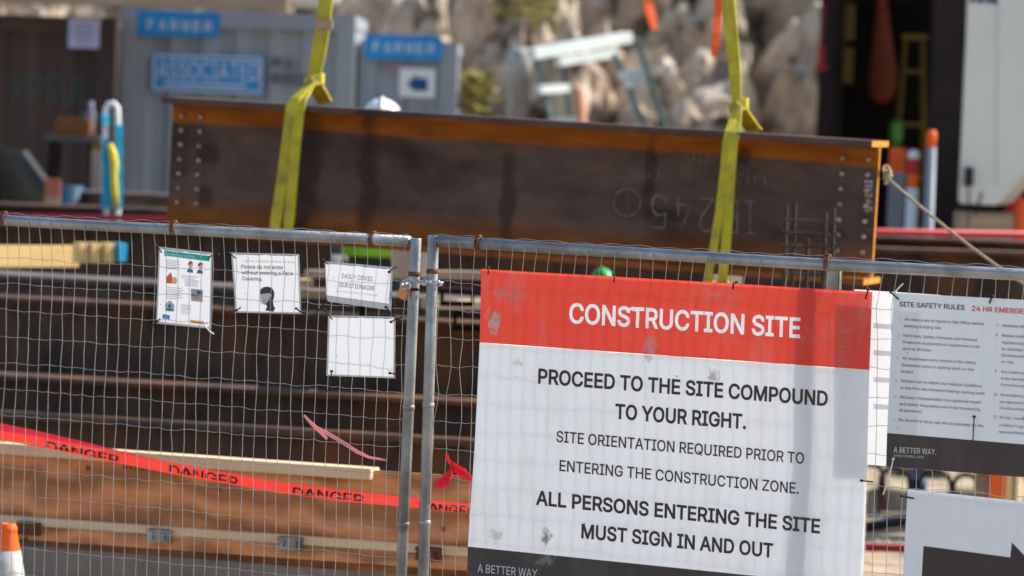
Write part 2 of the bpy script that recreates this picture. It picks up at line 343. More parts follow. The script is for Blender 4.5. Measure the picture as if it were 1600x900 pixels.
    def prism(s, poly, back, mi=0):
        """poly: list of 3-D points (planar), extruded by vector back"""
        n = len(poly); back = Vector(back); vs = [Vector(p) for p in poly] + [Vector(p)+back for p in poly]
        fs = [tuple(range(n)), tuple(reversed(range(n, 2*n)))] + [(i, i+n, (i+1) % n + n, (i+1) % n) for i in range(n)]
        return s.add(vs, fs, mi)
    def build(s, name, mats, parent=None, smooth=False, origin=None, bevel=0):
        mats = mats if isinstance(mats, (list, tuple)) else [mats]
        me = bpy.data.meshes.new(name)
        if parent is not None:
            mw = MW[parent.name]
        else:
            if origin is None:
                lo = Vector([min(p[i] for p in s.v) for i in range(3)]); hi = Vector([max(p[i] for p in s.v) for i in range(3)])
                origin = Vector(((lo.x+hi.x)/2, (lo.y+hi.y)/2, lo.z))
            mw = Matrix.Translation(origin)
        inv = mw.inverted()
        me.from_pydata([inv @ p for p in s.v], [], s.f)
        for m in mats: me.materials.append(m)
        for p, i in zip(me.polygons, s.mi): p.material_index = i; p.use_smooth = smooth
        if s.uv:
            l = me.uv_layers.new(name='UVMap')
            for lp in me.loops: l.data[lp.index].uv = s.uv.get(lp.vertex_index, (0, 0))
        bm = bmesh.new(); bm.from_mesh(me)
        if not s.uv: bmesh.ops.recalc_face_normals(bm, faces=bm.faces)
        if bevel:
            bmesh.ops.remove_doubles(bm, verts=bm.verts, dist=1e-5)
            eds = [e for e in bm.edges if len(e.link_faces) == 2 and e.calc_face_angle(0) > .6]
            bmesh.ops.bevel(bm, geom=eds, offset=bevel, segments=2, affect='EDGES', clamp_overlap=True)
        bm.to_mesh(me); bm.free()
        o = bpy.data.objects.new(name, me); S.collection.objects.link(o)
        if parent is not None:
            o.parent = parent; MW[o.name] = mw.copy()
        else:
            o.matrix_world = mw; MW[o.name] = mw.copy()
        return o

# ---- lettering: plain sans outlines (units of 1/500 em), filled as flat meshes
SPACE = 94
GLYPHS = {
"'": (103, '39,159 35,254 68,254 64,159'),
',': (94, '19,-60 34,36 68,36 42,-60'),
'-': (227, '168,122 168,94 57,94 57,122'),
'.': (94, '48,-2 39,-1 31,4 26,12 25,20 26,29 31,37 39,42 48,43 56,42 64,37 69,29 71,20 69,12 64,4 56,-1'),
'/': (125, '117,266 36,-38 7,-38 89,266'),
'0': (227, '113,-3 95,-2 79,3 65,12 53,24 42,39 34,57 29,77 25,101 24,127 25,153 29,177 35,197 43,215 53,230 65,242 79,251 95,256 113,258 131,256 147,251 161,242 174,230 184,215 192,197 198,177 201,153 203,127 201,101 198,77 192,57 184,39 174,24 162,12 147,3 131,-2|113,25 131,28 145,37 157,52 165,72 169,88 171,107 172,127 171,148 169,166 165,182 157,203 145,218 131,227 113,230 96,227 82,218 70,203 62,182 58,166 55,148 55,127 55,107 58,88 62,72 70,52 82,37 96,28'),
'1': (227, '38,0 38,27 195,27 195,0|138,254 138,0 106,0 106,224 105,224 43,179 43,213 99,254'),
'2': (227, '32,0 32,24 117,114 141,141 155,163 160,186 159,198 154,209 146,218 137,224 112,230 98,228 86,224 77,216 69,207 65,195 64,181 33,181 35,202 43,221 55,237 72,248 91,255 112,258 134,255 153,248 169,237 181,223 188,205 191,186 185,159 168,129 133,90 76,30 76,28 195,28 195,0'),
'3': (227, '109,-3 87,-1 66,5 49,15 35,29 26,46 22,66 55,66 57,54 63,44 72,35 83,30 109,25 138,30 149,37 157,46 163,58 165,72 163,86 158,98 150,109 137,117 121,122 101,124 78,124 78,150 144,224 144,226 35,226 35,254 186,254 186,230 106,139 106,144 132,144 154,138 172,127 185,111 194,93 196,72 194,51 185,33 172,18 154,6 133,-1'),
'4': (227, '20,53 20,79 123,254 155,254 54,83 54,81 207,81 207,53|141,0 141,61 141,73 141,159 171,159 171,0'),
'5': (227, '111,-3 89,-1 70,6 54,16 41,30 33,47 30,65 61,65 64,54 69,44 87,30 111,25 125,27 138,32 149,41 157,52 162,66 164,81 162,97 157,111 148,122 137,131 124,137 109,138 84,134 64,123 34,126 48,254 183,254 183,226 75,226 67,151 68,151 89,162 115,167 131,165 147,160 161,153 172,143 182,130 189,116 194,99 195,82 193,58 184,38 171,21 154,8 134,-1'),
'6': (227, '113,-3 91,-1 71,7 55,20 42,37 34,58 32,81 34,100 40,119 69,170 126,254 161,254 75,131 73,131 83,144 98,153 117,157 139,155 158,147 173,136 185,120 192,101 194,79 192,56 184,36 171,20 155,7 135,-1|113,24 127,26 139,31 149,40 157,51 162,64 164,79 162,94 157,107 149,118 139,126 127,131 113,133 99,131 87,126 77,118 69,107 64,94 62,79 64,64 69,51 77,40 87,31 99,26'),
'7': (227, '48,0 162,224 162,226 31,226 31,254 195,254 195,224 82,0'),
'8': (227, '113,-3 89,-1 68,6 50,17 37,31 29,48 26,68 28,83 33,98 40,110 51,121 63,128 76,132 76,133 59,141 46,154 38,171 35,190 38,209 45,225 57,239 73,249 92,256 113,258 134,256 153,249 169,239 181,225 188,209 191,190 188,171 180,154 167,141 150,133 150,132 164,128 176,121 186,110 194,98 199,83 200,68 198,48 189,31 176,17 158,6 137,-1|113,25 129,26 142,30 153,37 161,46 167,57 168,69 167,83 161,94 153,104 141,111 128,116 113,118 98,116 85,111 73,104 65,94 59,83 58,69 59,57 64,46 73,37 84,30 97,26|113,145 137,150 146,157 154,165 158,176 160,188 158,200 154,210 147,218 138,225 113,230 89,225 79,218 72,210 68,200 66,188 68,176 72,165 79,157 89,150'),
'9': (227, '113,258 135,255 155,247 171,234 184,217 192,197 194,173 192,155 186,135 158,84 100,0 65,0 151,124 154,124 144,111 128,101 109,97 87,100 69,107 53,119 41,134 34,154 32,176 34,198 42,218 55,235 71,247 91,255|113,230 99,228 87,223 77,215 69,204 64,191 63,176 64,161 69,148 77,137 87,129 99,123 113,122 127,123 139,129 149,137 157,147 162,160 164,175 162,190 157,204 150,215 139,223 127,228'),
'A': (240, '8,0 101,254 138,254 231,0 198,0 144,151 132,186 116,239 123,239 106,185 95,151 43,0|55,71 55,99 185,99 185,71'),
'B': (228, '30,0 30,254 121,254 145,252 164,245 180,235 190,221 197,205 199,187 198,172 193,160 178,143 157,133 157,131 170,129 182,123 192,114 201,102 207,86 209,68 207,50 200,33 189,20 172,9 151,2 123,0|62,29 122,29 148,31 165,40 175,53 178,68 176,81 171,92 163,102 153,109 140,114 124,115 62,115|62,143 119,143 144,148 154,155 162,163 166,174 168,186 165,202 156,214 141,223 120,226 62,226'),
'C': (255, '134,-3 113,-2 93,4 75,12 59,25 46,40 35,58 27,78 22,101 20,127 22,153 27,176 35,197 46,215 59,230 75,242 93,251 113,256 134,258 170,252 186,245 201,236 214,224 224,209 232,193 236,174 204,174 195,197 179,214 158,224 134,228 111,225 92,216 75,202 62,182 57,166 53,148 52,127 53,107 57,88 63,72 75,53 92,38 112,29 134,26 158,30 179,40 195,57 204,80 236,80 232,62 224,45 214,31 201,19 187,9 170,2 153,-2'),
'D': (251, '109,0 48,0 48,29 107,29 127,30 144,34 159,40 177,55 189,75 195,90 198,108 200,128 198,147 195,165 190,180 177,200 160,214 145,221 129,225 110,226 47,226 47,254 113,254 136,253 157,248 176,239 192,228 206,213 217,196 225,175 229,153 231,128 229,102 224,80 217,59 206,42 192,27 175,15 156,7 134,2|62,254 62,0 30,0 30,254'),
'E': (209, '30,0 30,254 186,254 186,226 62,226 62,143 178,143 178,114 62,114 62,29 188,29 188,0'),
'F': (205, '30,0 30,254 185,254 185,226 62,226 62,139 173,139 173,111 62,111 62,0'),
'G': (260, '134,-3 113,-2 93,4 75,13 59,25 45,40 35,58 27,78 22,102 20,127 22,153 27,176 35,197 45,215 59,230 74,242 92,251 112,256 132,258 152,256 170,252 187,245 202,235 214,222 225,208 232,192 237,174 204,174 194,197 178,213 158,224 133,228 111,225 92,216 75,202 62,182 57,166 53,148 52,127 53,107 57,88 63,72 75,53 92,38 112,29 134,26 155,29 172,36 187,47 198,62 205,80 207,101 217,100 141,100 141,128 239,128 239,100 237,80 233,62 225,45 215,31 203,19 188,9 172,2 154,-2'),
'H': (258, '30,0 30,254 62,254 62,144 196,144 196,254 228,254 228,0 196,0 196,116 62,116 62,0'),
'I': (150, '16,0 16,29 59,29 59,226 16,226 16,254 135,254 135,226 91,226 91,29 135,29 135,0'),
'K': (233, '52,73 52,108 70,131 87,152 106,172 182,254 224,254 116,138 114,138|30,0 30,254 62,254 62,167 62,112 62,97 62,0|186,0 94,130 114,155 224,0'),
'L': (196, '30,0 30,254 62,254 62,29 181,29 181,0'),
'M': (314, '30,0 30,254 76,254 139,94 144,79 150,61 156,42 161,24 154,24 159,41 165,61 171,79 176,94 238,254 284,254 284,0 252,0 252,145 252,163 253,184 253,207 253,229 256,229 249,205 241,181 234,161 228,145 171,0 143,0 85,145 80,160 72,181 65,204 56,229 59,229 60,208 60,186 61,164 61,145 61,0'),
'N': (262, '30,0 30,254 68,254 172,91 181,75 194,53 207,27 202,27 200,54 200,79 199,97 199,254 232,254 232,0 193,0 101,145 89,165 74,191 54,226 60,227 61,192 62,164 62,145 62,0'),
'O': (267, '133,-3 112,-2 93,4 75,12 59,25 46,40 35,58 27,78 22,101 20,127 22,153 27,176 35,197 46,215 59,230 75,242 93,251 112,256 133,258 155,256 174,251 192,242 208,230 221,215 232,197 240,176 245,153 247,127 245,101 240,78 232,58 221,40 208,25 192,12 174,4 155,-2|133,26 155,29 175,38 191,52 204,72 210,88 214,106 215,127 214,148 210,166 204,182 191,202 175,216 155,225 133,228 112,225 92,216 75,202 63,182 57,166 53,148 52,127 53,106 57,88 63,72 75,52 92,38 112,29'),
'P': (222, '30,0 30,254 118,254 144,252 166,244 183,231 195,215 202,195 204,174 202,152 195,133 183,116 166,104 144,96 118,93 55,93 55,121 116,121 134,123 149,128 159,136 167,147 171,160 172,174 171,188 167,201 159,211 148,219 134,224 116,226 62,226 62,0'),
'Q': (267, '123,80 156,80 185,42 192,32 234,-24 200,-24 173,13 166,23|133,-3 112,-2 93,4 75,12 59,25 46,40 35,58 27,78 22,101 20,127 22,153 27,176 35,197 46,215 59,230 75,242 93,251 112,256 133,258 155,256 174,251 192,242 208,230 221,215 232,197 240,176 245,153 247,127 245,101 240,78 232,58 221,40 208,25 192,12 174,4 155,-2|133,26 155,29 175,38 191,52 204,72 210,88 214,106 215,127 214,148 210,166 204,182 191,202 175,216 155,225 133,228 112,225 92,216 75,202 63,182 57,166 53,148 52,127 53,106 57,88 63,72 75,52 92,38 112,29'),
'R': (224, '30,0 30,254 118,254 145,252 167,244 183,232 195,217 202,198 205,176 202,154 195,136 183,120 166,109 145,101 118,99 48,99 48,128 117,128 135,129 149,133 160,141 167,150 171,162 173,176 171,190 167,202 159,212 149,220 134,224 116,226 62,226 62,0|177,0 115,115 151,115 214,0'),
'S': (223, '112,-4 86,-2 64,5 46,15 32,30 23,48 19,68 52,68 55,55 62,44 71,35 83,29 112,25 128,26 143,30 155,37 165,46 171,57 173,70 171,81 166,89 148,102 122,111 92,120 72,126 56,135 43,145 30,163 26,186 29,206 37,224 51,238 69,249 90,256 114,258 137,256 158,249 175,238 189,224 197,208 200,189 169,189 163,206 151,219 134,227 112,229 97,228 84,224 73,218 64,209 59,199 58,188 60,176 65,167 85,154 106,147 132,140 156,132 179,119 197,99 202,85 204,69 201,50 193,32 180,17 162,5 147,0 130,-3'),
'T': (224, '16,226 16,254 208,254 208,226 128,226 128,0 96,0 96,226'),
'U': (259, '129,-4 110,-3 93,1 77,8 57,22 42,40 33,62 30,87 30,254 62,254 62,89 64,72 70,57 80,44 94,34 110,28 129,26 149,28 165,34 179,44 188,57 194,72 196,89 196,254 229,254 229,87 226,62 216,40 201,22 182,8 166,1 149,-3'),
'V': (240, '102,0 8,254 42,254 96,103 108,69 124,15 117,15 133,69 145,103 197,254 231,254 139,0'),
'W': (343, '78,0 8,254 41,254 82,98 88,73 93,47 98,20 95,20 100,47 106,73 112,98 153,254 190,254 231,98 237,73 243,47 249,20 244,20 249,47 255,73 261,98 302,254 335,254 265,0 228,0 184,161 176,196 168,237 175,237 167,197 159,161 115,0'),
'Y': (236, '102,0 102,104 8,254 46,254 96,172 111,146 125,115 112,115 126,146 140,172 191,254 228,254 134,104 134,0'),
'Z': (219, '21,0 21,23 137,193 153,215 170,238 174,227 143,226 111,226 20,226 20,254 198,254 198,231 84,64 67,40 49,17 45,27 76,28 107,29 200,29 200,0'),
'a': (195, '80,-4 63,-3 47,2 34,11 24,22 17,37 15,54 17,69 22,80 29,90 39,97 63,105 89,110 117,113 133,117 136,121 138,127 138,128 133,148 120,161 98,165 75,161 59,150 50,137 20,146 29,161 39,173 52,182 66,188 97,192 119,190 143,180 153,172 161,160 167,145 168,126 168,0 138,0 138,26 136,26 126,12 108,1|85,23 101,24 114,29 124,37 132,47 136,57 138,69 138,95 130,91 116,88 100,86 88,84 67,79 52,70 47,62 46,52 51,36 65,26'),
'b': (212, '115,-4 99,-3 86,2 69,16 59,29 56,29 56,0 26,0 26,254 57,254 57,160 59,160 69,173 86,186 98,191 115,192 137,189 156,180 173,166 185,146 191,131 194,113 195,94 194,75 191,58 185,42 173,23 157,8 137,-1|110,23 126,26 140,33 150,44 158,58 163,75 164,95 163,114 158,131 150,145 140,156 126,163 110,165 94,163 81,156 70,145 62,131 58,114 56,95 58,75 63,58 70,43 81,32 94,26'),
'c': (198, '104,-4 79,-1 58,8 41,23 28,43 22,58 18,75 17,94 18,113 22,130 28,146 41,165 58,180 79,189 104,192 130,189 153,178 170,161 181,138 151,131 145,145 135,155 121,162 104,165 86,162 73,155 62,144 54,129 50,112 48,94 50,75 54,59 62,44 73,33 86,26 104,23 121,26 135,33 146,44 152,59 181,51 171,28 153,11 130,0'),
'd': (212, '98,-4 75,-1 56,8 40,23 27,42 22,58 18,75 17,94 18,113 22,131 27,146 40,166 56,180 75,189 98,192 114,191 126,186 144,173 153,160 155,160 155,254 186,254 186,0 156,0 156,29 153,29 143,16 126,2 114,-3|102,23 118,26 132,32 142,43 150,58 154,75 156,95 154,114 150,131 142,145 132,156 118,163 102,165 86,163 72,156 62,145 54,131 50,114 48,95 50,75 54,58 62,44 73,33 86,26'),
'e': (202, '106,-4 80,-1 58,8 41,23 28,42 22,58 18,75 17,93 18,112 22,129 28,145 40,165 58,180 78,189 103,192 133,187 147,180 160,170 170,157 179,141 184,121 186,97 186,85 37,85 37,110 169,110 155,101 153,119 149,134 141,147 131,157 118,163 103,165 87,163 73,157 62,147 54,135 50,121 48,105 48,89 50,69 55,53 64,40 76,31 90,25 106,23 127,26 143,36 153,53 182,45 177,32 168,20 156,10 141,2 125,-3'),
'f': (127, '114,190 114,164 3,164 3,190|40,0 40,216 42,231 48,243 57,252 68,259 94,265 111,263 121,260 114,234 107,236 97,237 85,235 77,230 72,221 71,209 71,0'),
'g': (213, '103,-75 84,-74 67,-70 41,-55 25,-35 51,-20 61,-33 77,-44 103,-49 124,-46 141,-38 152,-23 156,-3 156,34 153,34 143,21 126,8 114,4 97,2 76,5 56,13 40,27 28,45 22,60 18,77 17,96 18,114 22,131 27,147 40,166 56,180 76,189 98,192 114,191 127,186 144,173 154,159 157,159 157,190 186,190 186,-4 183,-27 175,-45 162,-59 145,-68 125,-73|102,30 118,32 132,38 142,47 150,61 155,77 156,96 155,115 150,132 142,146 132,156 119,163 102,165 86,163 73,156 62,145 54,131 50,115 48,96 50,78 54,61 62,48 73,38 86,32'),
'h': (205, '57,113 57,0 26,0 26,254 57,254 57,144 51,144 62,166 76,181 94,189 114,192 132,190 148,184 161,174 170,160 177,142 179,120 179,0 148,0 148,118 145,137 136,152 123,161 105,165 92,163 80,159 71,151 63,141 58,129'),
'i': (83, '26,0 26,190 57,190 57,0|42,221 34,223 27,227 22,234 21,242 22,249 27,256 34,260 42,262 50,260 57,256 62,249 63,242 62,234 57,227 50,223'),
'j': (83, '26,190 57,190 57,-15 55,-31 51,-45 43,-56 32,-65 19,-70 2,-71 -5,-71 -5,-43 1,-43 12,-42 20,-36 25,-27 26,-15|42,221 34,223 27,227 22,234 20,242 22,249 27,256 34,260 42,262 50,260 57,256 61,249 63,242 61,234 57,227 50,223'),
'k': (190, '55,68 55,106 60,106 142,190 180,190 92,100 89,100|26,0 26,254 57,254 57,0|147,0 74,93 96,114 186,0'),
'l': (95, '70,-1 50,2 37,10 29,24 26,42 26,254 57,254 57,49 60,31 65,27 73,26 80,26 85,27 90,1 81,0'),
'm': (305, '26,0 26,190 56,190 56,148 54,148 59,162 66,173 86,188 110,193 129,190 144,180 154,166 160,147 156,147 161,160 169,172 190,187 218,193 234,191 249,186 261,177 270,164 276,148 278,128 278,0 248,0 248,127 245,145 236,156 224,163 209,165 197,164 187,160 173,145 168,124 168,0 137,0 137,130 134,144 126,156 115,163 100,165 79,160 70,154 63,145 58,133 57,119 57,0'),
'n': (205, '57,113 57,0 26,0 26,190 56,190 56,144 51,144 62,166 76,181 94,189 114,192 132,190 147,184 160,174 170,160 176,142 179,120 179,0 148,0 148,118 145,137 136,152 123,161 105,165 92,163 80,159 71,151 63,141 58,129'),
'o': (208, '104,-4 79,-1 58,8 41,23 28,43 22,58 18,75 17,94 18,113 22,130 28,146 41,165 58,180 79,189 104,192 128,189 149,180 167,165 180,146 186,130 189,113 191,94 189,75 186,58 180,43 167,23 149,8 128,-1|104,23 121,26 135,33 146,44 154,59 158,75 160,94 158,112 154,129 146,144 135,155 121,162 104,165 86,162 73,155 62,144 54,129 50,112 48,94 50,75 54,59 62,44 73,33 86,26'),
'p': (212, '26,-71 26,190 56,190 56,160 59,160 69,173 86,186 98,191 115,192 137,189 156,180 173,166 185,146 191,131 194,113 195,94 194,75 191,58 185,42 173,23 157,8 137,-1 115,-4 99,-3 86,2 69,16 59,29 57,29 57,-71|110,23 126,26 140,33 150,44 158,58 163,75 164,95 163,114 158,131 150,145 140,156 126,163 110,165 94,163 81,156 70,145 62,131 58,114 56,95 58,75 63,58 70,43 81,32 94,26'),
'q': (212, '186,-71 155,-71 155,29 153,29 143,16 126,2 114,-3 98,-4 75,-1 56,8 40,23 27,42 22,58 18,75 17,94 18,113 22,131 27,146 40,166 56,180 75,189 98,192 114,191 126,186 144,173 153,160 156,160 156,190 186,190|102,23 118,26 132,32 142,43 150,58 154,75 156,95 154,114 150,131 142,145 132,156 118,163 102,165 86,163 72,156 62,145 54,131 50,114 48,95 50,75 54,58 62,44 73,33 86,26'),
'r': (130, '26,0 26,190 56,190 56,160 58,160 65,173 76,184 90,190 107,192 115,192 122,192 122,161 115,162 103,163 91,161 80,157 70,151 63,142 58,131 57,118 57,0'),
's': (182, '91,-4 72,-3 56,2 42,9 31,19 23,32 18,47 47,53 53,40 62,30 75,25 91,23 108,25 122,31 131,40 134,51 132,60 127,68 118,74 106,78 75,85 52,93 36,104 27,119 23,137 26,152 33,166 43,177 58,185 74,190 94,192 112,191 127,186 140,179 149,170 162,145 134,139 129,149 121,158 110,164 94,166 78,164 65,158 57,150 54,139 56,129 62,122 86,111 115,105 137,97 153,86 162,71 166,53 163,37 156,24 145,12 130,3 112,-2'),
't': (114, '102,190 102,164 3,164 3,190|32,236 63,236 63,49 64,38 68,31 75,26 85,25 93,26 101,27 107,1 96,-1 84,-2 62,1 46,11 36,26 32,46'),
'u': (205, '91,-3 73,-1 57,5 44,15 35,29 28,47 26,69 26,190 57,190 57,72 60,52 68,37 82,28 100,25 113,27 125,31 134,38 142,48 146,61 148,76 148,190 179,190 179,0 149,0 149,46 154,46 143,23 129,8 111,0'),
'v': (195, '81,0 9,190 42,190 83,78 93,43 103,10 92,10 101,43 112,78 152,190 186,190 113,0'),
'w': (284, '69,0 11,190 44,190 67,107 77,68 88,21 82,21 93,67 103,107 126,190 158,190 181,107 191,68 201,21 196,21 206,68 217,107 240,190 272,190 215,0 184,0 159,86 152,112 145,140 138,169 145,169 138,140 131,112 124,86 99,0'),
'y': (195, '24,-69 31,-43 36,-44 52,-44 65,-37 75,-18 81,-1 9,190 42,190 83,78 93,43 103,10 92,10 101,43 112,78 153,190 186,190 102,-29 88,-54 70,-68 46,-73 32,-72'),
'z': (190, '21,0 21,23 127,160 127,161 24,161 24,190 166,190 166,165 63,30 63,28 169,28 169,0'),
}

_tc = {}; _gc = {}
def offset_contour(c, d):
    """grow a clockwise outline (and shrink a counter-clockwise hole) by d, mitred"""
    n = len(c); out = []
    for i in range(n):
        p0, p, p1 = Vector(c[i-1]), Vector(c[i]), Vector(c[(i+1) % n])
        a = (p-p0).normalized(); b = (p1-p).normalized(); na = Vector((-a.y, a.x)); nb = Vector((-b.y, b.x)); m = na+nb
        m = m.normalized() if m.length > 1e-6 else na
        k = d/max(.45, m.dot(na)); out.append((p.x+m.x*k, p.y+m.y*k))
    return out
def winding(x, y, cs):
    w_ = 0
    for c in cs:
        n = len(c)
        for i in range(n):
            (x0, y0), (x1, y1) = c[i], c[(i+1) % n]
            if (y0 <= y) != (y1 <= y):
                if x0+(y-y0)/(y1-y0)*(x1-x0) > x: w_ += 1 if y1 > y0 else -1
    return w_
def fill_contours(cs, keep=None):
    vs = []; es = []
    for c in cs:
        b = len(vs); vs += [Vector(p) for p in c]; es += [(b+i, b+(i+1) % len(c)) for i in range(len(c))]
    V, E, F, *_ = delaunay_2d_cdt(vs, es, [], 0, 1e-6)
    fs = []
    for f in F:
        x = sum(V[i].x for i in f)/len(f); y = sum(V[i].y for i in f)/len(f)
        if (keep(x, y) if keep else winding(x, y, cs) != 0): fs.append(tuple(f))
    return [(v.x, v.y) for v in V], fs
def glyph(ch, bold):
    k = (ch, bold)
    if k not in _gc:
        adv, d = GLYPHS[ch]; cs = []
        for c in d.split('|'): cs.append(offset_contour([(int(q.split(',')[0])/500, int(q.split(',')[1])/500) for q in c.split()], bold))
        _gc[k] = (adv/500, cs, *fill_contours(cs))
    return _gc[k]
def text_geo(s, bold=0.0, track=0.0):
    k = (s, bold, track)
    if k in _tc: return _tc[k]
    x = 0.0; vs = []; fs = []
    for ch in s:
        if ch == ' ': x += SPACE/500 + track; continue
        adv, cs, v, f = glyph(ch, bold); b = len(vs)
        vs += [(p[0]+x, p[1]) for p in v]; fs += [tuple(i+b for i in q) for q in f]; x += adv + track
    _tc[k] = (vs, fs); return _tc[k]
def text_contours(s, bold=0.0, track=0.0):
    x = 0.0; out = []
    for ch in s:
        if ch == ' ': x += SPACE/500 + track; continue
        adv, cs, v, f = glyph(ch, bold); out += [[(p[0]+x, p[1]) for p in c] for c in cs]; x += adv + track
    return out
def capheight(bold):
    v, _ = text_geo('H', bold); return max(y for x, y in v), min(y for x, y in v)
def lettering(s, p0, p1, h, mapper, mat, parent, bold=0.0, lean=.032, name='lettering', label=None, clip=None, flip=False, track=0.0):
    """baseline from pixel p0 to p1, capital height h pixels; mapper(u,v) -> world"""
    vs, fs = text_geo(s, bold, track); ct, cb = capheight(bold)
    x0 = min(x for x, y in vs); x1 = max(x for x, y in vs)
    p0 = Vector(p0); p1 = Vector(p1); up = Vector((lean*h, -h)); mb = MB(); out = []
    for x, y in vs:
        a = (x-x0)/(x1-x0); b = (y-cb)/(ct-cb)
        if clip: b = max(b, clip)
        if flip: a = 1-a; b = 1-b
        q = p0 + (p1-p0)*a + up*b; out.append(mapper(q.x, q.y))
    mb.add(out, fs)
    o = mb.build(name, mat, parent)
    if label: o['label'] = label
    return o

# =================================================================== SETTING
# ---- ground: one sheet to the horizon, gently uneven near the place
def ground():
    mb = MB(); xs = [-400, -120, -50, -25] + [-12 + .25*i for i in range(97)] + [25, 50, 120, 400]
    ys = [-200, -60, -15, 0, 6] + [10 + .25*i for i in range(105)] + [45, 70, 150, 500]
    for y in ys:
        for x in xs:
            z = 0
            if 10 < y < 36 and -12 <= x <= 12:
                z = .05*noise.noise(Vector((x*.7, y*.7, 0))) + .045*noise.noise(Vector((x*2.1, y*2.1, 3)))
                z *= min(1, max(0, (y-15.2)/2))
            mb.v.append(Vector((x, y, z)))
    n = len(xs)
    for j in range(len(ys)-1):
        for i in range(n-1): mb.f.append((j*n+i, j*n+i+1, (j+1)*n+i+1, (j+1)*n+i)); mb.mi.append(0)
    setp(mb.build('ground', mDirt, smooth=True, origin=Vector((0, 0, 0))), kind='structure')
ground()
# loose stones on the dirt to the right
mb = MB()
for i in range(700):
    x = random.uniform(1.0, 4.2); y = random.uniform(17.5, 27); r = random.choice([.01, .012, .014, .02, .03])*random.uniform(.6, 1.2)
    c = Vector((x, y, .05*noise.noise(Vector((x*.7, y*.7, 0))) + .045*noise.noise(Vector((x*2.1, y*2.1, 3))) + r*.3))
    vs = []; 
    for (a, b_) in ((0, 90), (0, 0), (60, 10), (120, -10), (180, 5), (240, 10), (300, -5), (0, -90)):
        rr = r*random.uniform(.7, 1.2); vs.append(c + Vector((rr*math.cos(R(a))*math.cos(R(b_)), rr*math.sin(R(a))*math.cos(R(b_)), rr*.7*math.sin(R(b_)))))
    mb.add(vs, [(0, i_, i_ % 6+1) for i_ in range(1, 7)] + [(7, i_ % 6+1, i_) for i_ in range(1, 7)])
setp(mb.build('gravel', mPebble), 'loose pale gravel scattered over the dirt', 'gravel', kind='stuff')

# ---- blasted rock slope behind the yard
def rock_face():
    mb = MB(); nx, nz = 330, 120; W = 26.0
    def h3(p): return Vector((noise.noise(p*7.3+Vector((1.7, 9.2, 3.3))), noise.noise(p*6.1+Vector((8.3, 2.8, 1.1))), noise.noise(p*5.7)))
    for j in range(nz+1):
        t = j/nz
        for i in range(nx+1):
            x = -W/2 + W*i/nx; q = 9.5*t
            base = Vector((x, 32.9 + q*.84, q*.56))
            p = Vector((x*.85+.3*noise.noise(Vector((x, q, 5))), q*.80, 0)); d, pts = noise.voronoi(p); tl = h3(pts[0])
            disp = .85*tl.z + (p-pts[0]).dot(Vector((tl.x*1.1, tl.y*1.1, 0))) + .75*min(1, (d[1]-d[0])*3.5)
            p2 = p*2.9; d2, pts2 = noise.voronoi(p2); t2 = h3(pts2[0])
            disp += .34*t2.z + (p2-pts2[0]).dot(Vector((t2.x*.62, t2.y*.62, 0))) + .22*min(1, (d2[1]-d2[0])*4)
            p3 = p*8.5; d3, pts3 = noise.voronoi(p3); t3 = h3(pts3[0]); disp += .09*t3.z + (p3-pts3[0]).dot(Vector((t3.x*.16, t3.y*.16, 0)))
            disp += .10*noise.fractal(Vector((x*4, q*4, 2)), 1, 2, 3)
            v = base + Vector((.12, -.56, .82))*disp*1.05; v.z -= .3
            mb.v.append(v)
    for j in range(nz):
        for i in range(nx): k = j*(nx+1)+i; mb.f.append((k, k+1, k+nx+2, k+nx+1)); mb.mi.append(0)
    setp(mb.build('rock_face', mRock, origin=Vector((0, 33, 0))), kind='structure')
rock_face()

# dry scrub on the slope
def tuft(u, v, Y, w, h, label, n=260):
    c = P(u, v, Y); mb = MB()
    for i in range(n):
        p = c + Vector((random.gauss(0, w*.32), random.gauss(0, w*.32), random.uniform(-.1, 1)*h))
        a = random.uniform(0, 6.28); d = Vector((math.cos(a), math.sin(a), random.uniform(-.3, .9))).normalized(); s_ = random.uniform(.03, .08)
        q = d.orthogonal().normalized(); mb.add([p, p+d*s_+q*s_*.35, p+d*s_*2, p+d*s_-q*s_*.35], [(0, 1, 2, 3)])
    for i in range(12):
        mb.tube([c+Vector((0, 0, -.15)), c+Vector((random.gauss(0, w*.3), random.gauss(0, w*.3), random.uniform(.4, 1)*h))], .008, 4)
    setp(mb.build('dry_shrub', mMoss), label, 'shrub', 'dry shrubs on the rock slope')
tuft(745, 168, 32.0, .17, .26, 'yellow green dry shrub right of the small grey container')
tuft(832, 40, 36.2, .5, .45, 'yellowish dry shrub high on the rock above the ladder')
tuft(905, 12, 37.5, .35, .30, 'olive dry shrub at the top edge, left of the orange ribbon')

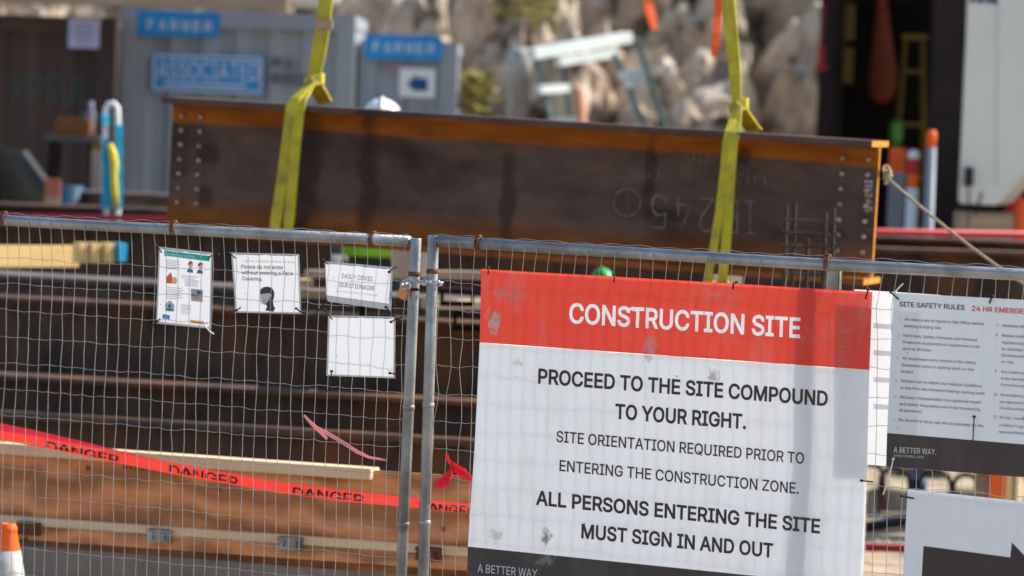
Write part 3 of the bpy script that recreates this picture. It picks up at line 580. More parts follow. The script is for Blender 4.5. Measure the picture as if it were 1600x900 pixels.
# =================================================================== CONTAINERS
def corrugated(mb, x0, x1, z0, z1, y, per=.28, dep=.036, mi=0):
    n = max(1, round((x1-x0)/per)); per = (x1-x0)/n; pr = []
    for i in range(n):
        a = x0+i*per; pr += [(a, 0), (a+per*.32, 0), (a+per*.5, dep), (a+per*.82, dep)]
    pr.append((x1, 0)); b = len(mb.v)
    for (x, d) in pr: mb.v += [Vector((x, y+d, z0)), Vector((x, y+d, z1))]
    for i in range(len(pr)-1): mb.f.append((b+2*i, b+2*i+2, b+2*i+3, b+2*i+1)); mb.mi.append(mi)
def container(name, label, u0, u1, vtop, Y, depth, mat, corr=True):
    a = P(u0, vtop, Y); b_ = P(u1, vtop + (u1-u0)*.0314, Y); x0, x1, zt = a.x, b_.x, (a.z+b_.z)/2
    t = thing(name, label, 'container', Vector(((x0+x1)/2, Y+depth/2, 0)))
    mb = MB(); mb.hexa((x0+.02, Y+.05, .12), (x1-x0-.04, 0, 0), (0, depth-.1, 0), (0, 0, zt-.2)); mb.build('body', mat, t)
    mb = MB()
    if corr: corrugated(mb, x0+.14, x1-.14, .16, zt-.13, Y+.002)
    else:
        for k in range(2): mb.hexa((x0+.12+k*(x1-x0-.24)/2, Y+.012, .16), ((x1-x0-.24)/2-.012, 0, 0), (0, .035, 0), (0, 0, zt-.30))
    mb.build('wall' if corr else 'door', mat, t)
    mb = MB()
    mb.hexa((x0, Y-.03, 0), (.14, 0, 0), (0, .14, 0), (0, 0, zt)); mb.hexa((x1-.14, Y-.03, 0), (.14, 0, 0), (0, .14, 0), (0, 0, zt))
    mb.hexa((x0+.14, Y-.026, zt-.13), (x1-x0-.28, 0, 0), (0, .12, 0), (0, 0, .128)); mb.hexa((x0+.14, Y-.026, 0), (x1-x0-.28, 0, 0), (0, .12, 0), (0, 0, .16))
    mb.hexa((x0+.002, Y+.11, zt-.10), (x1-x0-.004, 0, 0), (0, depth-.2, 0), (0, 0, .096))
    mb.build('frame', mat, t)
    return t, x0, x1, zt
def board(parent, u0, v0, u1, v1, Y, mat, th=.02, name='sign_board', rz=0):
    c = P((u0+u1)/2, (v0+v1)/2, Y); mb = MB(); mb.box(c + Vector((0, th/2, 0)), ((u1-u0)*Y/FPX, th, (v1-v0)*Y/FPX)); return mb.build(name, mat, parent)

Yc = 30.0
tA, *_ = container('shipping_container', 'grey blue corrugated shipping container with two blue signs', 188, 556, 12, Yc, 2.4, mContG)
pl = lambda Y: (lambda u, v: P(u, v, Y))
bd = board(tA, 215, 19, 343, 57, Yc-.04, mBlue)
for k, ch in enumerate('FARMER'): lettering(ch, (230+18*k, 46+.6*k), (241+18*k, 46.3+.6*k), 16, pl(Yc-.046), mWhiteP, bd, bold=.004, name='letter')
bd = board(tA, 237, 86, 411, 145, Yc-.04, mBlue)
lettering('ASSOCIATED', (246, 122), (404, 126), 28, pl(Yc-.046), mWhiteP, bd, bold=-.006)
mb = MB()
for (a0, b0, a1, b1) in ((239, 88, 409, 90.5), (239, 140.5, 409, 143), (239, 90.5, 241.5, 140.5), (406.5, 90.5, 409, 140.5), (256, 131, 385, 134)):
    c = P((a0+a1)/2, (b0+b1)/2, Yc-.045); mb.box(c, ((a1-a0)*Yc/FPX, .004, (b1-b0)*Yc/FPX))
mb.build('white_border', mWhiteP, bd)
mb = MB()
for (a0, b0, a1, b1) in ((424, 90, 440, 104), (446, 92, 458, 106), (424, 114, 438, 130), (441, 115, 455, 131), (458, 116, 478, 132)):
    c = P((a0+a1)/2, (b0+b1)/2, Yc-.008); mb.box(c, ((a1-a0)*Yc/FPX, .004, (b1-b0)*Yc/FPX))
mb.build('painted_marking', mGreyText, tA)
tB, *_ = container('shipping_container', 'small grey container end with one blue sign and a white square notice', 562, 716, 62, 30.6, 2.2, mContG, corr=False)
bd = board(tB, 571, 55, 689, 93, 30.52, mBlue)
for k, ch in enumerate('FARMER'): lettering(ch, (583+17*k, 81+.6*k), (594+17*k, 81.3+.6*k), 16, pl(30.514), mWhiteP, bd, bold=.004, name='letter')
bd = board(tB, 624, 107, 680, 152, 30.58, mWhiteP)
mb = MB(); q = lambda pts, Y, th=.004: mb.prism([P(u, v, Y) for u, v in pts], (0, th, 0))
q([(636, 130), (652, 116), (652, 122), (668, 122), (668, 142), (645, 142), (641, 136)], 30.574); mb.build('logo', mNavy, bd)
mb = MB()
for k in range(3):
    c = P(621, 102+k*6, 30.585); mb.box(c, (.27-.03*k, .004, .014))
mb.build('painted_marking', mPinkText, tB)
mb = MB()
for k in (0, 1, 2, 3):
    x = P(590+k*34, 100, 30.5).x; mb.tube([(x, 30.565, .2), (x, 30.565, 2.3)], .016, 8)
mb.build('locking_bar', mContG, tB)

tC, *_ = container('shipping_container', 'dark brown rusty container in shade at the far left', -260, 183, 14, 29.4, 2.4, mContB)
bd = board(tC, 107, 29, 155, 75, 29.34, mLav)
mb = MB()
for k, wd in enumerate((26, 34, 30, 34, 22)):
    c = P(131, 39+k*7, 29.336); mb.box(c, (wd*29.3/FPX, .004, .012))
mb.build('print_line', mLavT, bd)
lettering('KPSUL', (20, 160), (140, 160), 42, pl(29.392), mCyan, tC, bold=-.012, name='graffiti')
# long timber lying along the container roofs
mb = MB(); A = P(-80, -32, 29.0); B = P(450, -15, 29.0); mb.bar(A, B, .16, .30, Vector((0, -1, 0)))
setp(mb.build('roof_timber', mTan), 'long weathered timber lying along the container roof edge', 'timber')
mb = MB()
c0 = P(470, -12, 29.1)
mb.lathe(c0 + Vector((-.3, .2, -.0)), [(.02, 0), (.09, .02), (.12, .10), (.12, .5), (.08, .58), (.02, .6)], 14, axis=(1, .1, 0))
setp(mb.build('tarp_roll', mWhiteP, smooth=True), 'rolled white tarp lying on the grey container roof', 'tarp roll')

# open dark container on the right
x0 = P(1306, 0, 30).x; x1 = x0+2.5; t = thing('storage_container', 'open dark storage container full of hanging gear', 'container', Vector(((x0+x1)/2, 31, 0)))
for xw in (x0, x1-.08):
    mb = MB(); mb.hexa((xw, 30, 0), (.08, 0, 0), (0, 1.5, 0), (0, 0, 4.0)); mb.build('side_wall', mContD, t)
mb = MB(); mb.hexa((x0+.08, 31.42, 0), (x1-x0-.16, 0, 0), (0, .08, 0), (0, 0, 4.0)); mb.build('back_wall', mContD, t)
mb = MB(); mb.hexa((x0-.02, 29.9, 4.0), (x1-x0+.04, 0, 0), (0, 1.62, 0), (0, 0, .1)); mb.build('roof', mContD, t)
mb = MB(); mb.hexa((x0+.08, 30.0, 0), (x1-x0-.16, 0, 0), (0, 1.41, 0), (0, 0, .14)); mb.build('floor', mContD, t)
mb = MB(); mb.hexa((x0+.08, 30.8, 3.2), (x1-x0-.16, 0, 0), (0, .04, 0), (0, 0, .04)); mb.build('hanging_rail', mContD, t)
YI = 30.8
mb = MB()
for (v0, v1) in ((6, 62), (74, 130)):
    for k in range(4):
        c = P(1322-(v0+v1)*.02, (v0+v1)/2, YI); mb.box(c + Vector((-.06+.04*k, .01*(k % 2), 0)), (.034, .03, (v1-v0)*YI/FPX))
c = P(1322, -30, YI); mb.tube([c+Vector((0, .02, -.6)), c + Vector((0, .02, .6))], .012, 6)
setp(mb.build('strap_bundle', mYel), 'two yellow bundled straps hanging in the dark container', 'strap')
pts = [(1376, -40, .02), (1377, 8, .03), (1378, 30, .045), (1378, 70, .075), (1379, 105, .105), (1378, 130, .115), (1377, 148, .085), (1376, 158, .03)]
mb = MB()
for k in range(11):
    a = k*2*math.pi/11
    mb.tube([P(u, v, YI) + Vector((math.cos(a)*r*.85, math.sin(a)*r*.6, 0)) for u, v, r in pts], .024, 6)
setp(mb.build('rope_hank', mOrangeF, smooth=True), 'faded orange rope hank hanging in the dark container', 'rope')
t = thing('stepladder', 'yellow stepladder leaning inside the dark container', 'ladder', Vector((P(1430, 200, 31.0).x, 31.0, .14)))
b0 = P(1428, 62, 31.0)
for sx in (-1, 1):
    for sy in (-1, 1):
        mb = MB(); mb.tube([b0+Vector((sx*.07, sy*.03, 0)), Vector((b0.x+sx*.20, b0.y+sy*.35, .14))], .014, 6); mb.build('leg', mYel, t)
for k in range(6):
    f = (k+.6)/6.5; z = b0.z*(1-f)+.14*f; mb = MB(); mb.box((b0.x, b0.y-.03-.33*f, z), (.14+.26*f, .06, .025)); mb.build('step', mYel, t)
mb = MB(); mb.box(b0+Vector((0, 0, .02)), (.2, .12, .04)); mb.build('top_cap', mYel, t)
c = P(1400, 207, 30.4); mb = MB(); mb.lathe(c+Vector((0, 0, -.08)), [(.045, 0), (.055, .02), (.05, .15), (.03, .17)], 12)
mb.tube([Vector((c.x, c.y, .14)), c+Vector((0, 0, -.1))], .03, 8)
setp(mb.build('green_bollard_light', mGreenP, smooth=True), 'small green topped post in front of the dark container', 'post')
c = P(1283, 85, 30.2); mb = MB(); mb.box(c, (.05, .05, .13)); mb.box(c+Vector((0, .0, -.1)), (.09, .06, .05)); mb.tube([c+Vector((0, .04, .06)), c+Vector((.02, .06, .4))], .008, 5)
setp(mb.build('red_hand_lamp', mRed), 'small red lamp hung at the edge of the dark container', 'lamp')

# steel column
def ibeam_geo(mb, A, B, H, W, tf, tw, n, top_mi=0, web_mi=0):
    A, B = Vector(A), Vector(B); x = (B-A); xn = x.normalized(); bk = -(Vector(n) - xn*Vector(n).dot(xn)).normalized(); up = bk.cross(xn).normalized()
    if up.z < 0 and abs(up.z) > .5: up = -up
    mb.hexa(A-up*tf, x, bk*W, up*tf, top_mi); mb.hexa(A-up*H, x, bk*W, up*tf, top_mi)
    mb.hexa(A+bk*(W-tw)/2-up*(H-tf), x, bk*tw, up*(H-2*tf), web_mi)
    return xn, bk, up
cx = P(1484, 200, 27.0).x; mb = MB()
mb.hexa((cx-.125, 27, 0), (.25, 0, 0), (0, .022, 0), (0, 0, 5)); mb.hexa((cx-.125, 27.26, 0), (.25, 0, 0), (0, .022, 0), (0, 0, 5)); mb.hexa((cx-.009, 27.022, 0), (.018, 0, 0), (0, .238, 0), (0, 0, 5))
mb.box((cx, 27.14, .012), (.4, .4, .025))
setp(mb.build('steel_column', M('column_brown', (.062, .045, .043), (.042, .032, .032), scale=3, rough=.9, spec=.03)), 'tall dark brown steel column left of the white trailer', 'column')

# white trailer
YT = 25.6
t = thing('trailer', 'white box trailer with a sloped underside at the right edge', 'trailer', Vector((P(1650, 300, YT).x, YT+1, 0)))
poly = [P(u, v, YT) for u, v in ((1516, -190), (1900, -178), (1900, 150), (1640, 225), (1556, 321), (1496, 318), (1508, 60))]
mb = MB(); mb.prism(poly, (.80, 2.3, 0)); mb.build('body', mTrailer, t, bevel=.015)
mb = MB(); mb.bar(P(1562, -180, YT-.012), P(1563, -180, YT-.012), 2.0, .02, (0, -1, 0)); mb.build('panel_seam', mWhiteP, t)
mb = MB(); c = P(1514, 276, YT-.03); mb.box(c, (.055, .05, .125)); mb.tube([c+Vector((0, 0, -.06)), c+Vector((.01, .02, -.35))], .006, 5); mb.tube([P(1535, 300, YT-.01), P(1527, 325, YT), P(1520, 345, YT+.1)], .006, 5); mb.build('marker_light', mBlack, t)
mb = MB()
for (a, b0, b1) in ((1520, -6, 3), (1532, -5, 5), (1544, -5, 4), (1554, -4, 6)):
    c = P(a, (b0+b1)/2, YT-.006); mb.box(c, (.035, .008, (b1-b0)*YT/FPX))
mb.build('painted_marking', mNavy, t)
for dy in (.45, 1.85):
    mb = MB(); mb.lathe((P(1790, 500, YT).x, YT+dy-.12, .36), [(.2, 0), (.34, 0), (.36, .03), (.36, .21), (.34, .24), (.2, .24)], 24, axis=(0, 1, 0)); mb.build('wheel', mBlack, t)
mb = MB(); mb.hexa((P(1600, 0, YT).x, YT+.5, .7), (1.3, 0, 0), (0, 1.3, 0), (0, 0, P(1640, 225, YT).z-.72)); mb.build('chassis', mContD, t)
# crate under the trailer nose, red drum beside it
c = P(1537, 342, YT+.25); mb = MB(); wz = .26
for k in range(4): mb.box(c+Vector((0, -.0, -.10-.3*k)), (.36, .4, .29))
setp(mb.build('timber_cribbing', mTan, bevel=.006), 'stack of weathered timber blocks propping the trailer nose', 'timber cribbing')
for u, v, col, nm, lb, r in ((1597, 342, mOrange, 'fuel_can', 'orange fuel can beside the trailer at the right edge', .06), (1583, 292, mRed, 'gas_cylinder', 'dark red gas cylinder standing below the trailer', .055)):
    c = P(u, v, YT+.1 if col is mOrange else YT+.5); mb = MB(); top = c.z+.08
    mb.lathe((c.x, c.y, 0), [(r, 0), (r, top*.96), (r*.7, top), (r*.3, top+.02), (r*.3, top+.06)], 16); setp(mb.build(nm, col, smooth=True), lb, nm.split('_')[-1])

# delineator posts at the beam end
def post(name, label, u, vt, Y, r, bands, group=None, flat=None):
    c = P(u, vt, Y); t = thing(name, label, 'post', Vector((c.x, c.y, 0)), group)
    h = c.z; z = h
    for i, (frac, m, nm) in enumerate(bands):
        z2 = z - frac; z2 = max(0.0, z2) if i < len(bands)-1 else 0.0
        mb = MB()
        if flat: mb.box((c.x, c.y, (z+z2)/2), (flat, .03, z-z2))
        else:
            rr = r*(1+.02*(i % 2)); pr = [(rr, z2), (rr, z)]
            if i == 0: pr = [(rr, z2), (rr, z-r*.7), (rr*.75, z-r*.2), (rr*.3, z)]
            mb.lathe((c.x, c.y, 0), pr, 16)
        mb.build(nm, m, t, smooth=not flat); z = z2
    mb = MB(); mb.lathe((c.x, c.y, 0), [(.2, 0), (.2, .03), (.08, .06)], 16); mb.build('base', mBlack, t)
post('barrier_post', 'flat grey barrier post with an orange top behind the beam end', 1403, 231, 26.5, .05, ((.17, mOrange, 'orange_top'), (9, mPole, 'pole')), flat=.11)
post('delineator_post', 'white tube post with red and orange bands right of the beam end', 1428, 234, 26.2, .040, ((.06, mWhiteP, 'cap'), (.10, mRed, 'red_band'), (.10, mOrange, 'orange_band'), (9, mWhiteP, 'tube')))
post('marker_post', 'thin grey post with an orange tip beside the dark column', 1456, 203, 24.5, .032, ((.11, mOrange, 'orange_tip'), (9, mPole, 'pole')))

# platform ladder on the rock
YL = 31.0
t = thing('platform_ladder', 'light metal work platform with splayed green legs before the rock', 'work platform', Vector((P(925, 200, YL).x, YL, 0)))
def strip(pts, r, m, nm, d=0): mb = MB(); mb.tube([P(u, v, YL+d) for u, v in pts], r, 6); return mb.build(nm, m, t)
mb = MB(); mb.bar(P(836, 76, YL-.45), P(988, 50, YL+.35), .085, .10, (.7, -.7, 0)); mb.build('platform', mAlu, t)
mb = MB(); mb.bar(P(876, 90, YL-.30), P(964, 76, YL+.16), .07, .07, (.7, -.7, 0)); mb.build('cross_beam', mAlu, t)
def leg(u0, v0, u1, v1, d0, d1, m):
    A = P(u0, v0, YL+d0); B = P(u1, v1, YL+d1); B2 = A + (B-A)*((A.z-.0)/(A.z-B.z)) if A.z > B.z else B
    mb = MB(); mb.tube([A, B2], .026, 6); mb.build('leg', m, t)
leg(838, 88, 862, 190, -.2, -.3, mAluG); leg(880, 95, 892, 190, .1, .35, mAluG); leg(960, 85, 1004, 190, -.2, -.3, mAluG); leg(996, 60, 1036, 190, .1, .35, mAluG)
for (u0, v0, u1, v1) in ((846, 134, 890, 131), (975, 112, 1008, 106), (868, 185, 900, 182), (985, 125, 1010, 120)):
    mb = MB(); mb.bar(P(u0, v0, YL-.4), P(u1, v1, YL-.15), .065, .06, (.7, -.7, 0)); mb.build('step', mAlu, t)
c = P(904, 172, 31.6); mb = MB(); mb.lathe((c.x, c.y, 0), [(.075, 0), (.07, c.z), (.05, c.z+.16), (.0, c.z+.2)], 12)
setp(mb.build('orange_peg', M('faded_orange', (.75, .38, .24), rough=.7), smooth=True), 'faded orange marker standing under the work platform', 'marker')
c = P(812, 85, 31.5); mb = MB(); mb.lathe((c.x, c.y, 0), [(.09, 0), (.09, c.z-.2), (.10, c.z-.2), (.10, c.z+.02), (.05, c.z+.06)], 14)
setp(mb.build('pale_pipe', mConeW, smooth=True), 'pale upright pipe left of the work platform', 'pipe')

# hanging orange ribbons (tied to the slings / a line above)
def ribbon_px(name, label, cat, px, Y, wid, mat, mid=None, th=.003, twist=0, group=None):
    pts = [P(u, v, Y + .02*math.sin(i*1.3)) for i, (u, v) in enumerate(px)]
    mb = MB(); dirs = []
    for i in range(len(px)): a = twist*i; dirs.append(Vector((math.cos(a), math.sin(a)*.8, .1)))
    d0 = (pts[-1]-pts[0]).normalized()
    if abs(d0.x) > .7: dirs = [Vector((0, math.sin(twist*i), 1)) for i in range(len(px))]
    mb.ribbon(pts, wid, dirs, th); return setp(mb.build(name, mat), label, cat, group)
ribbon_px('orange_ribbon', 'bright orange ribbon hanging beside the second sling', 'ribbon', [(1128, -60), (1124, -10), (1122, 25), (1120, 50), (1118, 70), (1115, 88)], 19.5, [.05, .045, .042, .04, .046, .03], mOrange, twist=.1)
ribbon_px('orange_ribbon', 'short orange ribbon hanging before the rock at the top edge', 'ribbon', [(1006, -60), (1008, -20), (1012, 5), (1018, 25), (1022, 45)], 28.0, [.04, .05, .07, .08, .05], mOrange, twist=.2)

# =================================================================== FAR LEFT YARD CLUTTER
# white hoop wrapped in blue plastic
YH = 23.0
t = thing('hoop_frame', 'white steel hoop partly wrapped in blue plastic', 'hoop', Vector((P(175, 320, YH).x, YH, 0)))
A = P(167, 340, YH); 
pts = [Vector((A.x, YH, 0)), P(167, 320, YH), P(165, 190, YH), P(166, 170, YH), P(170, 162, YH), P(178, 162, YH), P(183, 168, YH), P(184, 190, YH), P(184, 322, YH), Vector((P(184, 322, YH).x, YH, 0))]
mb = MB(); mb.tube(pts, .019, 10); mb.build('hoop', mWhiteP, t, smooth=True)
mb = MB(); prev = None
for k in range(15):
    v = 178+k*10; off = 3*math.sin(k*1.7)
    if k in (2, 3): continue
    mb.ribbon([P(163+off*.4, v, YH-.025), P(166, v+7, YH-.03)], [.035, .05], Vector((1, .4, 0)), .03)
for k in range(13):
    v = 196+k*10; off = 3*math.sin(k*2.1)
    mb.ribbon([P(185+off*.4, v, YH-.025), P(186, v+10, YH-.03)], [.045, .04], Vector((1, .3, .1)), .03)
for k in range(7):
    mb.ribbon([P(171, 252+k*10, YH-.03), P(173, 264+k*10, YH-.03)], [.05, .06], Vector((1, .3, .1)), .02)
mb.build('blue_wrap', mTarpB, t)
mb = MB(); mb.tube([P(172, 225, YH-.05), P(176, 238, YH-.06), P(179, 255, YH-.06), P(178, 275, YH-.06), P(179, 298, YH-.06), P(182, 322, YH-.05)], [.018, .022, .024, .02, .022, .016], 8)
mb.build('yellow_strap', M('bright_yellow', (.80, .62, .04), rough=.5), t, smooth=True)
# the red stake, the white post, the work table with an orange machine
post('short_stake', 'short faded red stake in front of the brown container', 83, 279, 25, .04, ((.12, M('faded_red', (.45, .14, .10), rough=.7), 'red_top'), (9, mTan, 'stake')), flat=.10)
post('timber_post', 'pale timber post with a yellow cap near the blue wrapped hoop', 152, 222, 26, .03, ((.05, mYel, 'cap'), (9, M('pale_post', (.34, .25, .21), rough=.7), 'stake')), flat=.07)
YW = 27.6
c = P(118, 212, YW); t = thing('work_table', 'low work table in the shade of the brown container', 'table', Vector((c.x, c.y, 0)))
mb = MB(); mb.box(c+Vector((0, 0, -.02)), (.42, .5, .04)); mb.build('tabletop', M('grey_board', (.10, .095, .085), rough=.7), t)
for sx in (-1, 1):
    for sy in (-1, 1):
        mb = MB(); mb.tube([c+Vector((sx*.14, sy*.2, -.03)), Vector((c.x+sx*.22, c.y+sy*.24, 0))], .02, 6); mb.build('leg', mContD, t)
c2 = P(115, 190, YW); t = thing('tool_case', 'orange brown tool case lying on the low work table', 'tool case', Vector((c2.x, c2.y, c.z)))
mb = MB(); mb.hexa((c2.x-.13, YW-.12, c.z), (.26, 0, 0), (0, .24, 0), (0, 0, .13)); mb.build('case', M('dull_orange', (.20, .075, .02), rough=.6), t, bevel=.02)
mb = MB(); mb.tube([Vector((c2.x-.06, YW, c.z+.125)), Vector((c2.x-.05, YW, c.z+.17)), Vector((c2.x+.05, YW, c.z+.17)), Vector((c2.x+.06, YW, c.z+.125))], .012, 6); mb.build('handle', mBlack, t)
c2 = P(142, 166, YW+.1); mb = MB(); mb.lathe((c2.x, c2.y, c.z), [(.035, 0), (.035, .16), (.02, .2), (.02, .25)], 12)
setp(mb.build('bottle', M('pale_lilac', (.20, .20, .27), rough=.4), smooth=True), 'pale plastic bottle standing behind the tool case', 'bottle')
# wheelbarrow-like tilted bin and dark tarp mound
mb = MB(); c = P(20, 262, 27.0); nn = 16
for i in range(nn+1):
    for j in range(nn+1):
        x = (i/nn-.5)*2; y = (j/nn-.5)*2; rr = max(0, 1-(x*x+y*y)*.9); z = (c.z+.22)*(rr**.6)*(1+.12*noise.noise(Vector((x*3, y*3, 1))))
        mb.v.append(Vector((c.x-.15+x*.75, c.y+y*.6, z)))
for j in range(nn):
    for i in range(nn): k = j*(nn+1)+i; mb.f.append((k, k+1, k+nn+2, k+nn+1)); mb.mi.append(0)
setp(mb.build('covered_heap', M('black_tarp', (.012, .013, .012), (.016, .018, .016), rough=.95, bump=.5, spec=0.0), smooth=True), 'heap under a black tarp against the brown container', 'tarp heap')
mb = MB(); mb.bar(P(34, 236, 26.2), P(74, 290, 26.2), .07, .3, (0, -1, 0)); 
setp(mb.build('leaning_panel', M('grey_panel', (.06, .062, .068), rough=.8, spec=.05)), 'grey panel leaning diagonally beside the tarp heap', 'panel')
c = P(107, 283, 25.6); mb = MB(); mb.lathe((c.x, c.y, 0), [(.09, 0), (.105, c.z-.03), (.09, c.z-.03)], 16); setp(mb.build('blue_bucket', M('dull_blue', (.015, .06, .11), rough=.5), smooth=True), 'dull blue bucket behind the red stake', 'bucket')

# =================================================================== STEEL STACKS
CRIBS = []
def ibeam(name, label, pA, YA, pB, YB, H, W, mat, tf=.022, tw=.014, mats=None, group='steel beams stacked on the ground', cat='steel beam'):
    A = P(*pA, YA); B = P(*pB, YB); mb = MB(); x = (B-A).normalized(); n = Vector((x.y, -x.x, 0)).normalized()
    if n.y > 0: n = -n
    ibeam_geo(mb, A, B, H, W, tf, tw, n); CRIBS.append((A, B, H, W, n, label))
    return setp(mb.build(name, mats or mat), label, cat, group), A, B, n
ibeam('stacked_beam', 'far grey steel beam behind the hoop, topmost of the rear stack', (88, 297), 25.6, (1000, 334), 24.6, .30, .30, mDarkG)
ibeam('stacked_beam', 'dark steel beam above the red pipe', (-320, 306), 24.0, (1800, 386), 22.0, .16, .34, mDark)
def pipe(name, label, pA, YA, pB, YB, r, mat, cat='pipe'):
    mb = MB(); mb.tube([P(*pA, YA), P(*pB, YB)], r, 14); return setp(mb.build(name, mat, smooth=True), label, cat)
pipe('red_pipe', 'long red pipe lying across the rear stack', (-200, 334), 23.1, (1800, 370), 22.0, .020, mRed)
ibeam('stacked_beam', 'dark steel beam under the red pipe', (-320, 340), 23.2, (1800, 400), 21.0, .40, .32, mDark)
ibeam('stacked_beam', 'grey topped steel beam with timber blocks lying on it', (-320, 411), 20.9, (1500, 512), 18.9, .44, .40, mDarkG, mats=[mDarkG])
ibeam('stacked_beam', 'rust brown steel beam in the middle of the front stack', (-320, 446), 20.2, (1500, 547), 18.2, .40, .26, mDark)
ibeam('stacked_beam', 'brown steel beam just behind the plywood, lower in the stack', (-320, 568), 19.2, (1300, 660), 17.4, .32, .24, mDark)
ibeam('stacked_beam', 'lowest dark steel beam half hidden behind the plywood form', (-320, 628), 18.6, (1100, 712), 17.3, .36, .22, mDark)
SHORT = ('far grey beam', 'beam above the red pipe', 'beam below the red pipe', 'grey topped beam', 'middle rust brown beam', 'brown beam behind the plywood', 'lowest dark beam')
for (A, B, H, W, n, lab), short in zip(CRIBS, SHORT):
    for f, wh in ((.10, 'left end'), (.45, 'middle'), (.90, 'right end')):
        p = A.lerp(B, f); p.z -= H; x = (B-A).normalized(); bk = -n; mb = MB(); k = max(1, round(p.z/.16)); h = (p.z-.002)/k
        for i in range(k): mb.hexa(Vector((p.x, p.y, i*h+.001)) - x*.12*Vector((1, 1, 0)).length/1.414 + bk*(W*.5-W*.44), Vector((x.x, x.y, 0))*.24, bk*W*.88, Vector((0, 0, h-.003)))
        setp(mb.build('timber_cribbing', mTan, bevel=.005), 'timber crib under the %s of the %s' % (wh, short), 'timber cribbing', 'timber cribs under the stacked beams')
# timber on the stack
def timber(name, label, u, v0, v1, Y, L, T, yaw, mat, cat='timber', group=None):
    a = P(u, v0, Y); b_ = P(u, v1, Y); h = a.z-b_.z; mb = MB(); mb.box(((a+b_)/2) + Vector((0, T/2, 0)), (L, T, h), R(yaw)); return setp(mb.build(name, mat, bevel=.004), label, cat, group)
g = 'timber dunnage on the steel stack'
timber('timber_plank', 'long bright yellow timber at the left edge on the steel stack', 30, 384, 418, 21.2, .72, .06, 36, mPineY, group=g)
for u, lb in ((124, 'first short yellow timber block right of the long plank'), (143, 'middle short yellow timber block on the steel stack'), (165, 'short yellow timber block left of the blue wrapped block')):
    timber('timber_block', lb, u, 380, 411, 21.2, .055, .10, 30, mPineY, group=g)
timber('wrapped_block', 'timber block wrapped in bright blue tape', 185, 380, 409, 21.2, .05, .1, 30, mTarpB)
for i, (u, v0, v1, L, m, lb) in enumerate((
    (560, 424, 436, .55, mTan, 'tan timber on the stack behind the questionnaire notice'),
    (705, 424, 437, .34, mTan, 'tan timber on the stack between the two gate posts'),
    (500, 455, 467, .30, mTan, 'tan timber low behind the face covering notice'),
    (720, 470, 484, .40, mPine, 'pale timber behind the fence beside the red sign'),
    (1132, 428, 446, .16, mPine, 'pale timber end under the hanging sling'),
    (440, 436, 447, .30, mPine, 'pale timber on the stack left of the questionnaire notice'))):
    timber('timber_block', lb, u, v0, v1, 19.6, L, .12, 18 if i != 2 else 25, m, group=g)
for u, v, lb in ((715, 452, 'dark steel angle end beside the chained gate post'), (735, 490, 'dark steel angle end beside the red sign edge'), (590, 474, 'dark steel angle end under the questionnaire notice')):
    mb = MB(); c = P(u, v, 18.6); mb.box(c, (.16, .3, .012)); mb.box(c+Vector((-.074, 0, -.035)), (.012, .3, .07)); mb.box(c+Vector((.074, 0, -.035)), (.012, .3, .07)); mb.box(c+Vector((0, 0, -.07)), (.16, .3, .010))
    setp(mb.build('channel_end', mContD), lb, 'steel channel', 'steel channel ends on the stack')
c = P(640, 420, 19.4); t = thing('pail', 'white plastic pail on the stack beside the gate chain', 'pail', c+Vector((0, 0, -.04)))
mb = MB(); mb.lathe(c+Vector((0, 0, -.04)), [(.085, 0), (.10, .13), (.105, .13), (.105, .145), (.09, .145)], 18); mb.build('bucket', mWhiteP, t, smooth=True)
mb = MB(); mb.tube([c+Vector((.105*math.cos(a), -.02, .08+.06*math.sin(a))) for a in [math.pi*k/10 for k in range(11)]], .004, 5); mb.build('handle', mWire, t)
def hard_hat_geo(mb, c, s=1.0, mi=0):
    prof = [(.140, 0), (.142, .006), (.118, .012), (.114, .045), (.098, .09), (.074, .118), (.04, .138), (.006, .145)]
    b = len(mb.v); mb.lathe(c, [(r*s, h*s) for r, h in prof], 24, mi)
    for p in mb.v[b:]: p.y = c.y + (p.y-c.y)*1.12
    mb.tube([c+Vector((0, (-.13+.026*k)*s, (.045+.101*math.sin(math.pi*(k+1.2)/12.4))*s)) for k in range(11)], .012*s, 6, mi)
c = P(941, 440, 19.6); mb = MB(); hard_hat_geo(mb, c, .5)
setp(mb.build('hard_hat', M('hat_green', (.05, .36, .09), rough=.35), smooth=True), 'bright green hard hat just above the red sign top', 'hard hat')

